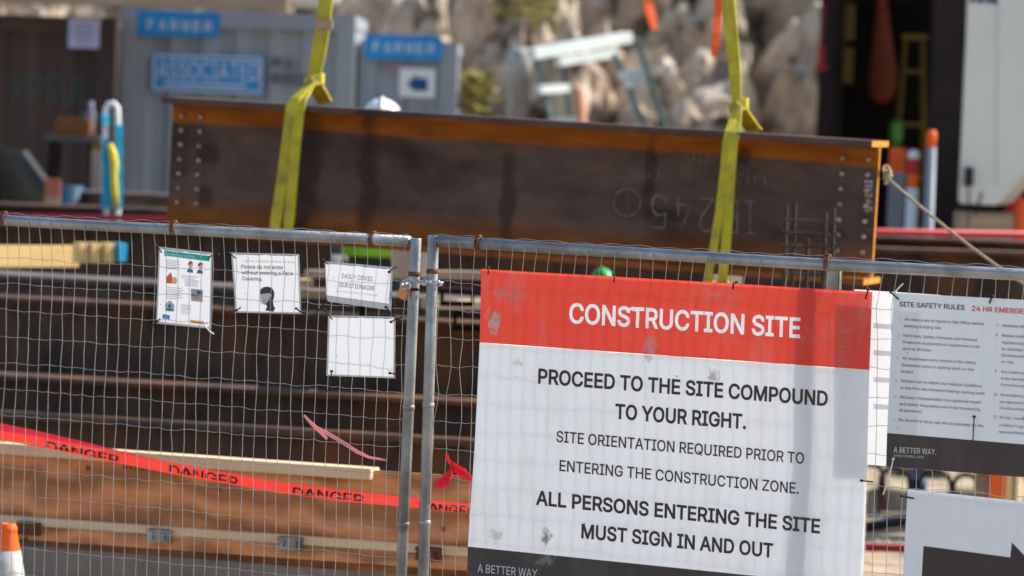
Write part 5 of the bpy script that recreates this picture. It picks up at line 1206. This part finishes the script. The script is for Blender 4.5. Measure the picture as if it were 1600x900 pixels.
# front run from padlock to right post, round it and back behind
run = [FEN.at(*q) for q in ((631, 440, .035), (640, 437, .036), (652, 440, .036), (664, 440, .036), (677, 441, .036), (687, 441, .022), (690, 443, .0), (686, 445, -.028), (672, 444, -.034), (655, 442, -.034), (638, 441, -.030), (628, 444, -.008), (627, 449, .012))]
dense = []
for a, b_ in zip(run, run[1:]):
    for k in range(10): dense.append(a.lerp(b_, k/10))
dense.append(run[-1])
acc = [0]
for a, b_ in zip(dense, dense[1:]): acc.append(acc[-1]+(b_-a).length)
def at_len(s):
    for i in range(len(acc)-1):
        if acc[i+1] >= s: f = (s-acc[i])/max(1e-9, acc[i+1]-acc[i]); return dense[i].lerp(dense[i+1], f), (dense[i+1]-dense[i]).normalized()
    return dense[-1], (dense[-1]-dense[-2]).normalized()
pitch = .0158; nl = int(acc[-1]/pitch)
for k in range(nl):
    p, d = at_len((k+.5)*pitch); q = d.cross(Vector((0, 0, 1))).normalized(); u_ = q.cross(d).normalized(); ang = (k % 2)*math.pi/2 + .5
    wv_ = q*math.cos(ang)+u_*math.sin(ang); pts = []
    for j in range(14):
        a = 2*math.pi*j/14; pts.append(p + d*(.0122*math.cos(a)) + wv_*(.0072*math.sin(a)))
    mb = MB(); mb.tube(pts, .0027, 6, closed=True); mb.build('chain_link', mChain, cc, smooth=True)
pk = thing('padlock', 'brass padlock hanging on the chain at the left gate post', 'padlock', FEN.at(630, 468, .05))
c = FEN.at(630, 459, .045); th_ = R(28); ax = FEN.e*math.cos(th_)+Vector((0, 0, 1))*math.sin(th_)*-1; ax = (FEN.e*math.cos(th_) - Vector((0, 0, 1))*-math.sin(th_)).normalized(); up = Vector((0, 0, 1))*math.cos(th_) - FEN.e*-math.sin(th_)*-1
ax = (FEN.e*math.cos(th_) + Vector((0, 0, -1))*math.sin(th_)).normalized(); up = (Vector((0, 0, 1))*math.cos(th_) + FEN.e*math.sin(th_)).normalized()
mb = MB(); mb.hexa(c-ax*.021-up*.019+FEN.n*.008, ax*.042, up*.038, -FEN.n*.016); mb.build('body', mBrass, pk, bevel=.003)
mb = MB(); mb.tube([c+ax*s_+up*u2 for s_, u2 in ((-.013, .018), (-.013, .036), (-.009, .045), (0, .049), (.009, .045), (.013, .036), (.013, .018))], .0032, 8); mb.build('shackle', mChain, pk, smooth=True)
mb = MB()
for q in range(2): mb.hexa(FEN.at(640, 453, .025) + Vector((0, 0, -.003-.0*q)), FEN.e*.036, Vector((0, 0, .011)), -FEN.n*.004)
o_ = mb.build('rusty_strap', mRust); setp(o_, 'rusty metal strap round the left gate post below the chain', 'metal strap')

# =================================================================== SIGNS
def bil(rows, uu, vv_rows):
    pass
def sheet(name, rows, off, mats, parent, rowmat, nx=40, sub=8, wave=None, vlev=None):
    """rows: list of ((uL,vL),(uR,vR)) pixel pairs from top to bottom on the fence plane"""
    mb = MB(); R_ = []
    for k in range(len(rows)-1):
        (l0, r0), (l1, r1) = rows[k], rows[k+1]
        for j in range(sub + (1 if k == len(rows)-2 else 0)):
            f = j/sub; R_.append(((l0[0]+(l1[0]-l0[0])*f, l0[1]+(l1[1]-l0[1])*f), (r0[0]+(r1[0]-r0[0])*f, r0[1]+(r1[1]-r0[1])*f), k+f))
    nr = len(R_)
    for j, (l, r, kk) in enumerate(R_):
        for i in range(nx+1):
            a = i/nx; u = l[0]+(r[0]-l[0])*a; v = l[1]+(r[1]-l[1])*a
            if wave: 
                if j == 0: v += 1.2*abs(math.sin(a*math.pi*4))*.8
            o_ = off + (wave(u, v) if wave else 0)
            p = FEN.at(u, v, o_); mb.uv[len(mb.v)] = (a, 1-(v-rows[0][0][1]-(rows[0][1][1]-rows[0][0][1])*a)/(rows[-1][0][1]-rows[0][0][1])); mb.v.append(p)
    for j in range(nr-1):
        for i in range(nx):
            q = j*(nx+1)+i; mb.f.append((q, q+nx+1, q+nx+2, q+1)); mb.mi.append(rowmat[int(R_[j][2]+1e-6)])
    o = mb.build(name, mats, parent, smooth=True); return o

# --- main banner
wv = lambda u, v: .0045*math.sin((u-752)*.013+1) + .003*math.sin(v*.017+u*.004) + .010*max(0, (v-700)/250)*math.cos((u-1050)/200)
sg = thing('construction_sign', 'large red and white construction site sign tied to the right panel', 'sign', FEN.at(1045, 960, .03))
rows = [((752, 420), (1363, 456)), ((749.5, 535), (1358.5, 578)), ((742, 690), (1354.5, 738)), ((731, 854), (1348, 917)), ((728.5, 940), (1345, 1006))]
OFF = .022
sheet('banner', rows[1:], OFF, [mSignW, mSignK], sg, [0, 0, 1], wave=wv)
sheet('rear_skin', rows, OFF-.006, [mSkinB], sg, [0]*4, wave=wv)
fm = lambda u, v: FEN.at(u, v, OFF+wv(u, v)+.0015)
def header(txt, p0, p1, h, bold, lean=.032):
    ct, cb = capheight(bold); vs, _ = text_geo(txt, bold); x0 = min(x for x, y in vs); x1 = max(x for x, y in vs)
    p0, p1 = Vector(p0), Vector(p1); ex = (p1-p0)/(x1-x0); ey = Vector((lean*h, -h))/(ct-cb); det = ex.x*ey.y-ex.y*ey.x
    def to_em(u, v):
        d = Vector((u, v))-p0; return (x0+(d.x*ey.y-d.y*ey.x)/det, cb+(ex.x*d.y-ex.y*d.x)/det)
    edge = []; (tl, tr), (bl_, br) = rows[0], rows[1]; N = 48
    for k in range(N): f = k/N; edge.append((tl[0]+(tr[0]-tl[0])*f, tl[1]+(tr[1]-tl[1])*f + 1.0*abs(math.sin(f*math.pi*4))))
    for k in range(6): f = k/6; edge.append((tr[0]+(br[0]-tr[0])*f, tr[1]+(br[1]-tr[1])*f))
    for k in range(N): f = 1-k/N; edge.append((bl_[0]+(br[0]-bl_[0])*f, bl_[1]+(br[1]-bl_[1])*f))
    for k in range(6): f = 1-k/6; edge.append((tl[0]+(bl_[0]-tl[0])*f, tl[1]+(bl_[1]-tl[1])*f))
    tcs = text_contours(txt, bold); vs, fs = fill_contours([[to_em(*q) for q in edge]] + tcs, lambda x, y: winding(x, y, tcs) == 0)
    mb = MB(); H = rows[-1][0][1]-rows[0][0][1]
    for x, y in vs:
        q = p0 + ex*(x-x0) + ey*(y-cb); a = (q.x-752)/(1363-752); mb.uv[len(mb.v)] = (a, 1-(q.y-420-36*a)/H); mb.v.append(FEN.at(q.x, q.y, OFF+wv(q.x, q.y)))
    mb.f = list(fs); mb.mi = [0]*len(fs); mb.build('header_panel', mSignR, sg)
header('CONSTRUCTION SITE', (889, 505), (1250, 528.5), 32, .0185)
lettering('CONSTRUCTION SITE', (889, 505), (1250, 528.5), 32, lambda u, v: FEN.at(u, v, OFF+wv(u, v)), mInkW, sg, bold=.0185)
lettering('PROCEED TO THE SITE COMPOUND', (840.5, 599.5), (1293, 635), 24, fm, mInk, sg, bold=.0225)
lettering('TO YOUR RIGHT.', (961, 654.5), (1165.5, 671), 24, fm, mInk, sg, bold=.0225)
lettering('SITE ORIENTATION REQUIRED PRIOR TO', (869, 690.5), (1256, 725), 17.5, fm, mInk, sg, bold=.011)
lettering('ENTERING THE CONSTRUCTION ZONE.', (874, 736), (1248, 772), 17.5, fm, mInk, sg, bold=.011)
lettering('ALL PERSONS ENTERING THE SITE', (837, 789), (1281, 834), 23, fm, mInk, sg, bold=.0225)
lettering('MUST SIGN IN AND OUT', (908, 841), (1207.5, 872), 23, fm, mInk, sg, bold=.0225)
lettering('A BETTER WAY.', (746, 894), (842, 903), 13, fm, mInkW, sg, bold=.004)

# --- board on the rear side of the fence
rb = thing('rear_board', 'pale translucent board tied behind the fence right of the big sign', 'board', FEN.at(1385, 730, -.02))
sheet('panel', [((1335, 452), (1470, 461)), ((1328, 724), (1462, 734))], -.022, [mBackW], rb, [0], nx=12, sub=10)
mFaint = sheet_mat('faint_grey', (.80, .80, .83), .4)
for k in range(4):
    mb = MB(); mb.add([FEN.at(u, v, -.019) for u, v in ((1365, 505+k*42), (1398, 507+k*42), (1398, 515+k*42), (1365, 513+k*42))], [(0, 1, 2, 3)]); mb.build('faint_print', mFaint, rb)

# --- safety rules
rs = thing('safety_rules_sign', 'grey white site safety rules board with a dark footer', 'sign', FEN.at(1560, 745, .02))
OR = .026; rm = lambda u, v: FEN.at(u, v, OR+.0015)
sheet('board', [((1396, 457.5), (1812, 480)), ((1386, 676.5), (1812, 712)), ((1384.5, 729), (1812, 762))], OR, [mRuleW, mRuleK], rs, [0, 1], nx=20)
mb = MB()
k5 = lambda x, y, oy=400: (1340+x/3.4615, oy+y/3.4615)
lettering('SITE SAFETY RULES', k5(225, 273), k5(578, 292), 7.8, rm, mInkB, rs, bold=.014)
lettering('24 HR EMERGENCY', k5(617, 297), (1624, 492), 8, rm, mInkR, rs, bold=.014)
RL = [('1.', 222, 348, 0), ('2.', 218, 436, 0), ('3.', 210, 558, 0), ('4.', 203, 681, 0), ('5.', 197, 768, 0), ('6.', 192, 893, 0)]
for s, x, y, _ in RL: lettering(s, k5(x, y), k5(x+12, y+1), 4.4, rm, mInkG, rs)
for s, x0_, y0_, x1_, y1_ in (('All visitors are to report to Site Office before', 253, 350, 680, 375), ('entering Building Site.', 250, 385, 455, 397),
    ('Hard Hats, Safety Footwear and Personal', 247, 437, 648, 462), ('Protective Equipment as required are to be', 245, 473, 660, 498), ('worn at all times.', 243, 507, 398, 518),
    ('All employees are to receive a Site Safety', 241, 560, 640, 585), ('Orientation prior to starting work on this', 238, 597, 630, 622), ('project.', 236, 630, 303, 636),
    ('Workers are to report any medical conditions', 233, 682, 672, 712), ('to the First Aid Attendant before starting work.', 231, 720, 692, 752),
    ("Workers' Compensation Occupational Health", 228, 770, 668, 800), ('and Safety Regulations are to be followed by', 227, 807, 665, 838), ('all personnel.', 225, 840, 350, 850),
    ('No alcohol or drug use will be tolerated on site.', 222, 893, 685, 927),
    ('Horseplay will not', 783, 383, 935, 392), ('Material Safety Data', 781, 437, 955, 448), ('regulated hazards', 780, 474, 935, 484), ('be submitted to', 779, 509, 915, 518), ('Construction', 777, 544, 905, 552), ('on site.', 776, 578, 848, 583),
    ('Any unsafe acts', 776, 633, 920, 642), ('to be reported', 774, 668, 905, 677), ('from Omicron', 773, 703, 905, 712), ('All accidents are', 771, 757, 920, 768), ('be reported to', 770, 795, 900, 804), ('Construction', 768, 829, 900, 838), ('All Sub-Contractors', 767, 880, 945, 893), ('a Safety Program', 765, 921, 925, 932), ('representative.', 763, 957, 905, 967)):
    lettering(s, k5(x0_, y0_), k5(x1_, y1_), 4.5, rm, mInkG if False else mInkR2, rs, bold=.001)
for s, x, y in (('7.', 752, 381), ('8.', 748, 434), ('9.', 742, 630), ('10.', 736, 755), ('11.', 733, 877)): lettering(s, k5(x, y), k5(x+(12 if len(s) < 3 else 24), y+1), 4.4, rm, mInkR2, rs, bold=.001)
lettering('A BETTER WAY.', k5(195, 232, 640), k5(425, 244, 640), 8.8, rm, mInkW, rs, bold=.006)
lettering('omicronaec.com', k5(195, 255, 640), k5(358, 264, 640), 5, rm, mInkW, rs, bold=-.004)

# --- arrow sign
ar = thing('arrow_sign', 'white sign with a large dark arrow pointing right', 'sign', FEN.at(1560, 1010, .03))
OA = .034; sheet('rear_skin', [((1418, 764), (1770, 802)), ((1405, 1010), (1765, 1046))], OA-.006, [mSkinB], ar, [0], nx=16); sheet('board', [((1418, 764), (1770, 802)), ((1405, 1010), (1765, 1046))], OA, [mArrW], ar, [0], nx=16)
mb = MB(); mb.add([FEN.at(u, v, OA+.0015) for u, v in ((1443, 853), (1578.5, 871), (1581, 847.5), (1660, 930), (1570, 996), (1573, 972), (1437, 955))], [(0, 1, 2, 3, 4, 5, 6)]); mb.build('arrow', mInk, ar)

# --- paper notices
def notice(name, label, cat, px, off, sleeve=None):
    t = thing(name, label, cat, FEN.at((px[3][0]+px[2][0])/2, px[3][1], off))
    c = Vector((sum(p[0] for p in px)/4, sum(p[1] for p in px)/4)); wv2 = lambda u, v: .0011*math.sin((u-c.x)*.05)
    sl_ = sleeve or [tuple(c+(Vector(p)-c)*1.055) for p in px]
    ring = MB()
    def edge_pts(q):
        o_ = []
        for k in range(4):
            a, b_ = Vector(q[k]), Vector(q[(k+1) % 4]); o_ += [a.lerp(b_, i/6) for i in range(6)]
        return o_
    eo, ei = edge_pts(sl_), edge_pts(px)
    ring.v = [FEN.at(p.x, p.y, off+wv2(p.x, p.y)) for p in eo] + [FEN.at(p.x, p.y, off+wv2(p.x, p.y)) for p in ei]; n = len(eo)
    for k in range(n): ring.f.append((k, (k+1) % n, n+(k+1) % n, n+k)); ring.mi.append(0)
    ring.build('plastic_sleeve', mSleeve, t)
    sheet('paper', [(px[0], px[1]), (px[3], px[2])], off, [mPaper], t, [0], nx=10, sub=10, wave=wv2)
    return t, (lambda u, v: FEN.at(u, v, off+wv2(u, v)+.0016))
def flat(parent, mp_, pts, mat, nm='print'):
    mb = MB(); mb.add([mp_(*p) for p in pts], [tuple(range(len(pts)))]); return mb.build(nm, mat, parent)
def disc(u, v, ru, rv, n=14): return [(u+ru*math.cos(2*math.pi*k/n), v+rv*math.sin(2*math.pi*k/n)) for k in range(n)]

PX1 = [(250.4, 388.7), (329.6, 397.6), (327, 510.4), (246, 502.4)]
t1, m1 = notice('health_poster', 'mask safety poster with teal header and small figures', 'poster', PX1, -.016)
k7 = lambda x, y: (230+x/5.625, 370+y/5.625)
flat(t1, m1, [k7(150, 118), k7(548, 168), k7(546, 216), k7(150, 166)], mTeal, 'header_band')
m1b = lambda u, v: m1(u, v)+FEN.n*.0008
lettering('How to Safely Wear and Take Off a Mask', k7(163, 158), k7(425, 190), 3.6, m1b, mInkW, t1, bold=.02)
lines = MB()
def tl(x, y, w_): 
    h_ = 5; lines.add([m1(*k7(x, y)), m1(*k7(x+w_, y+w_*.09)), m1(*k7(x+w_, y+w_*.09+h_)), m1(*k7(x, y+h_))], [(0, 1, 2, 3)])
for k, w_ in enumerate((120, 110, 125, 95, 120, 105)): tl(168, 200+k*15, w_)
for k, w_ in enumerate((150, 120)): tl(300, 338+k*15, w_)
for k, w_ in enumerate((130, 140, 120, 135, 120)): tl(330, 372+k*13, w_*.9)
for k, w_ in enumerate((135, 150, 130, 150, 125, 140, 110)): tl(170, 440+k*16, w_)
for k, w_ in enumerate((90, 85, 95, 80, 90, 70)): tl(295, 595+k*15, w_)
lines.build('print_line', mInkL, t1)
for (x, y) in ((383, 245), (470, 255)):
    flat(t1, m1, [k7(x-35, y+65), k7(x-28, y+40), k7(x-5, y+30), k7(x+18, y+48), k7(x+20, y+72)], M('print_teal_shirt', (.03, .25, .32), rough=.6), 'figure')
    flat(t1, m1b, [k7(*p) for p in disc(x, y, 20, 27)], mPrSkin, 'figure')
    flat(t1, lambda u, v: m1(u, v)+FEN.n*.0014, [k7(x-20, y+5), k7(x-22, y-14), k7(x-8, y-30), k7(x+14, y-27), k7(x+22, y-12), k7(x+2, y-12), k7(x-8, y)], mPrHair, 'figure')
flat(t1, m1, [k7(165, 408), k7(165, 360), k7(185, 335), k7(205, 312), k7(220, 345), k7(218, 412)], mPrRed, 'figure'); flat(t1, m1, [k7(*p) for p in disc(240, 385, 24, 32)], mPrSkin, 'figure')
flat(t1, m1, [k7(385, 455), k7(488, 466), k7(486, 575), k7(385, 562)], mInkL, 'figure'); flat(t1, m1b, [k7(440, 470), k7(486, 482), k7(486, 512), k7(440, 505)], mPrBlue, 'figure'); flat(t1, m1b, [k7(*p) for p in disc(432, 525, 14, 26)], mPrSkin, 'figure')
flat(t1, m1b, [k7(392, 505), k7(418, 508), k7(418, 522), k7(392, 520)], mInkB, 'figure')
flat(t1, m1, [k7(158, 650), k7(158, 590), k7(200, 558), k7(240, 600), k7(236, 658)], M('print_pale_blue', (.40, .60, .74), rough=.6), 'figure'); flat(t1, m1b, [k7(*p) for p in disc(198, 608, 13, 17)], mPrHair, 'figure'); flat(t1, m1b, [k7(170, 652), k7(178, 628), k7(218, 630), k7(226, 655)], M('print_green', (.05, .32, .16), rough=.6), 'figure')
flat(t1, m1, [k7(135, 680), k7(200, 690), k7(197, 728), k7(132, 716)], mPrBlue, 'logo'); lettering('CDC', k7(148, 712), k7(184, 717), 3.2, m1b, mInkW, t1, bold=.01)
flat(t1, m1, [k7(378, 730), k7(528, 748), k7(528, 776), k7(378, 758)], mOrPr, 'footer_band')
lettering('cdc.gov/coronavirus', k7(392, 752), k7(495, 764), 2.4, m1b, mPrHair, t1)

PX2 = [(364, 397), (465, 399.5), (468, 488), (370.4, 486)]
t2, m2 = notice('face_covering_notice', 'white notice asking for a face covering, with masked head drawing', 'notice', PX2, -.016)
lettering('What matters most is you', (382, 409.5), (460, 411), 3.6, m2, mInkG, t2)
lettering('Please do not enter', (376.5, 419.5), (443, 421), 6, m2, mInkB, t2, bold=.008)
lettering('without wearing a Face', (377.5, 428.7), (457.5, 430), 6, m2, mInkB, t2, bold=.008)
lettering('Covering.', (378.5, 438), (409.5, 439), 6, m2, mInkB, t2, bold=.008)
hd = [(406.5, 459), (407, 452), (412, 448.5), (419, 447.8), (425, 450), (428.5, 456), (428.5, 463), (426.5, 470), (427.5, 478), (430, 482), (427, 487), (414, 485), (417, 480), (416, 476), (411, 475.5)]
hb = [(406.2, 459.5), (420, 458), (423.5, 461), (417.5, 473), (411, 476), (407, 473), (404.5, 466)]
flat(t2, m2, hd, M('icon_brown', (.085, .06, .055), rough=.6), 'head_icon')
flat(t2, lambda u, v: m2(u, v)+FEN.n*.0008, hb, mPaper, 'mask_icon')
mb = MB(); mb.tube([m2(418, 460)+FEN.n*.001, m2(423.5, 457.5)+FEN.n*.001, m2(424.5, 462)+FEN.n*.001, m2(420, 470)+FEN.n*.001], .0012, 5); mb.build('ear_loop', mPaper, t2)

PX3 = [(509.2, 411), (610.6, 420.3), (607.8, 474.4), (509.2, 461)]
SL3 = [(507, 408), (614, 417.5), (611, 485), (511.5, 471)]
t3, m3 = notice('questionnaire_notice', 'daily covid questionnaire notice in a clear sleeve', 'notice', PX3, .014, SL3)
k8 = lambda x, y: (480+x/4.2875, 390+y/4.2875)
lettering('DAILY COVID', k8(232, 190), k8(436, 212), 6.8, m3, mInkB, t3)
lettering('QUESTIONAIRE', k8(213, 248), k8(450, 275), 6.8, m3, mInkB, t3)
lettering('All workers must submit prior to entering site', k8(195, 282), k8(470, 312), 2.8, m3, mInkG, t3)
PX4 = [(515.5, 495), (615.3, 497.3), (614.8, 588.7), (512.6, 584.7)]
t4, m4 = notice('blank_notice', 'plain white sheet in a sleeve below the questionnaire notice', 'notice', PX4, .014)

# --- ties
def tie(label, pts, off0=.004, mat=None, r=.0026, name='zip_tie'):
    P3 = [FEN.at(p[0], p[1], p[2] if len(p) > 2 else off0) for p in pts]; mb = MB(); mb.tube(P3, r, 6)
    mb.box(P3[0], (.008, .008, .008), R(-26))
    setp(mb.build(name, mat or mBlack, smooth=True), label, 'zip tie', 'zip ties holding the notices and signs')
tie('black zip tie at the top left corner of the mask poster', [(243, 384, .006), (249, 389, .004), (253, 395, -.006)])
tie('long black zip tie at the top right corner of the mask poster', [(341, 398, .008), (335, 399, .004), (329, 400, -.004), (325, 405, -.006)])
tie('black zip tie at the top left corner of the face covering notice', [(358, 395, .006), (363, 399, .004), (369, 404, -.006)])
tie('black zip tie at the bottom left corner of the mask poster', [(246, 502, -.006), (250, 498, -.004), (240, 508, .006), (237, 511, .006)])
tie('white zip tie curling at the bottom right corner of the mask poster', [(319, 503, .002), (322, 511, .008), (328, 518, .016), (334, 522, .018)], mat=mWhiteP)
tie('black zip tie at the bottom left corner of the face covering notice', [(369, 485, .006), (373, 483, .008), (376, 480, .01)])
tie('black zip tie at the bottom right corner of the face covering notice', [(463, 482, .006), (469, 487, .008), (478, 490, .01), (477, 486, .01)])
tie('black zip tie at the top left corner of the questionnaire notice', [(504, 406, .022), (509, 410, .022), (513, 413, .022)])
tie('black zip tie at the top right corner of the questionnaire notice', [(608, 425, .022), (612, 421, .022), (617, 418, .02), (622, 417, .01)])
tie('long black zip tie left of the gap between the two white sheets', [(490, 493, .01), (497, 486, .014), (503, 478, .018), (511, 469, .02)])
tie('black zip tie at the top left corner of the blank sheet', [(507, 484, .02), (512, 490, .022), (519, 499, .022)])
tie('long black zip tie at the top right corner of the blank sheet', [(611, 503, .022), (618, 499, .022), (624, 497, .02), (630, 495, .016)])
tie('dark zip tie hanging between the two white sheets on the right', [(603, 480, .022), (610, 488, .022), (618, 496, .022), (626, 501, .016)])
tie('black zip tie at the bottom right corner of the blank sheet', [(609, 583, .022), (616, 584, .022), (623, 587, .018)])
tie('long black zip tie below the blank sheet, bottom left corner', [(518, 580, .022), (517, 590, .022), (515, 602, .018), (512, 612, .012)])
tie('black zip tie at the top left corner of the big sign', [(763, 418, .024), (763, 424, .032), (762, 429, .032)])
tie('black zip tie left of centre on the big sign top edge', [(959, 429, .024), (960, 434, .032), (959, 441, .032)], r=.003)
tie('black zip tie right of centre on the big sign top edge', [(1151, 441, .024), (1146, 443, .03), (1145, 452, .032)], r=.003)
tie('black zip tie at the top right corner of the big sign', [(1357, 452, .024), (1355, 458, .032), (1352, 467, .032)], r=.003)
tie('black zip tie at the top left corner of the safety rules sign', [(1392, 457, .02), (1398, 462, .034), (1404, 468, .034)], r=.003)
tie('white zip tie tail above the safety rules sign corner', [(1399, 456, .02), (1404, 450, .024), (1411, 443, .026)], mat=mWhiteP)
tie('black zip tie on the top edge of the safety rules sign', [(1550, 463, .03), (1548, 468, .034), (1546, 474, .034)], r=.0034)
tie('vertical black tie over the lower text of the safety rules sign', [(1522, 651, .034), (1521, 668, .034), (1520, 688, .034)], r=.0022)
tie('long white zip tie hanging from the lower left of the safety rules sign', [(1396, 717, .034), (1390, 742, .034), (1380, 773, .034)], mat=mWhiteP, r=.0028)
tie('black tie end sticking out beside the big sign edge', [(1346, 751, .034), (1354, 752, .034), (1364, 753, .02)])
tie('black zip tie at the top left corner of the arrow sign', [(1409, 775, .02), (1418, 777, .04), (1428, 779, .04)], r=.003)

# --- flagging ribbons on the mesh
def flag(name, label, strips, mat, wid, cat='ribbon'):
    mb = MB()
    for s_ in strips:
        pts = [FEN.at(u, v, o_) for u, v, o_ in s_]; n = len(pts)
        w_ = [wid*(.45+.9*math.sin(math.pi*(k+.6)/(n+.4))) for k in range(n)]
        mb.ribbon(pts, w_, [Vector((0, 0, 1))+FEN.n*.6*math.sin(k*1.2)+FEN.e*.3 for k in range(n)], .0012)
    setp(mb.build(name, mat), label, cat)
flag('pink_ribbon', 'long pink flagging ribbon blowing across the left mesh', [[(475, 649, .01), (482, 656, .014), (495, 668, .02), (515, 679, .024), (540, 694, .03), (558, 706, .034), (578, 715, .04), (604, 719, .045)], [(476, 650, .01), (486, 662, .012), (498, 673, .016), (511, 686, .02)]], mPink, .011)
flag('red_ribbon', 'torn red ribbon knotted on the mesh beside the big sign', [[(697, 709, .014), (702, 722, .012), (706, 730, .012), (700, 742, .018), (688, 752, .026), (678, 757, .028)], [(704, 724, .012), (714, 730, .022), (724, 736, .026), (733, 746, .02)], [(705, 728, .012), (706, 742, .02), (697, 754, .026), (684, 762, .024)], [(708, 731, .012), (718, 740, .02), (736, 749, .018)]], mRedRib, .020)
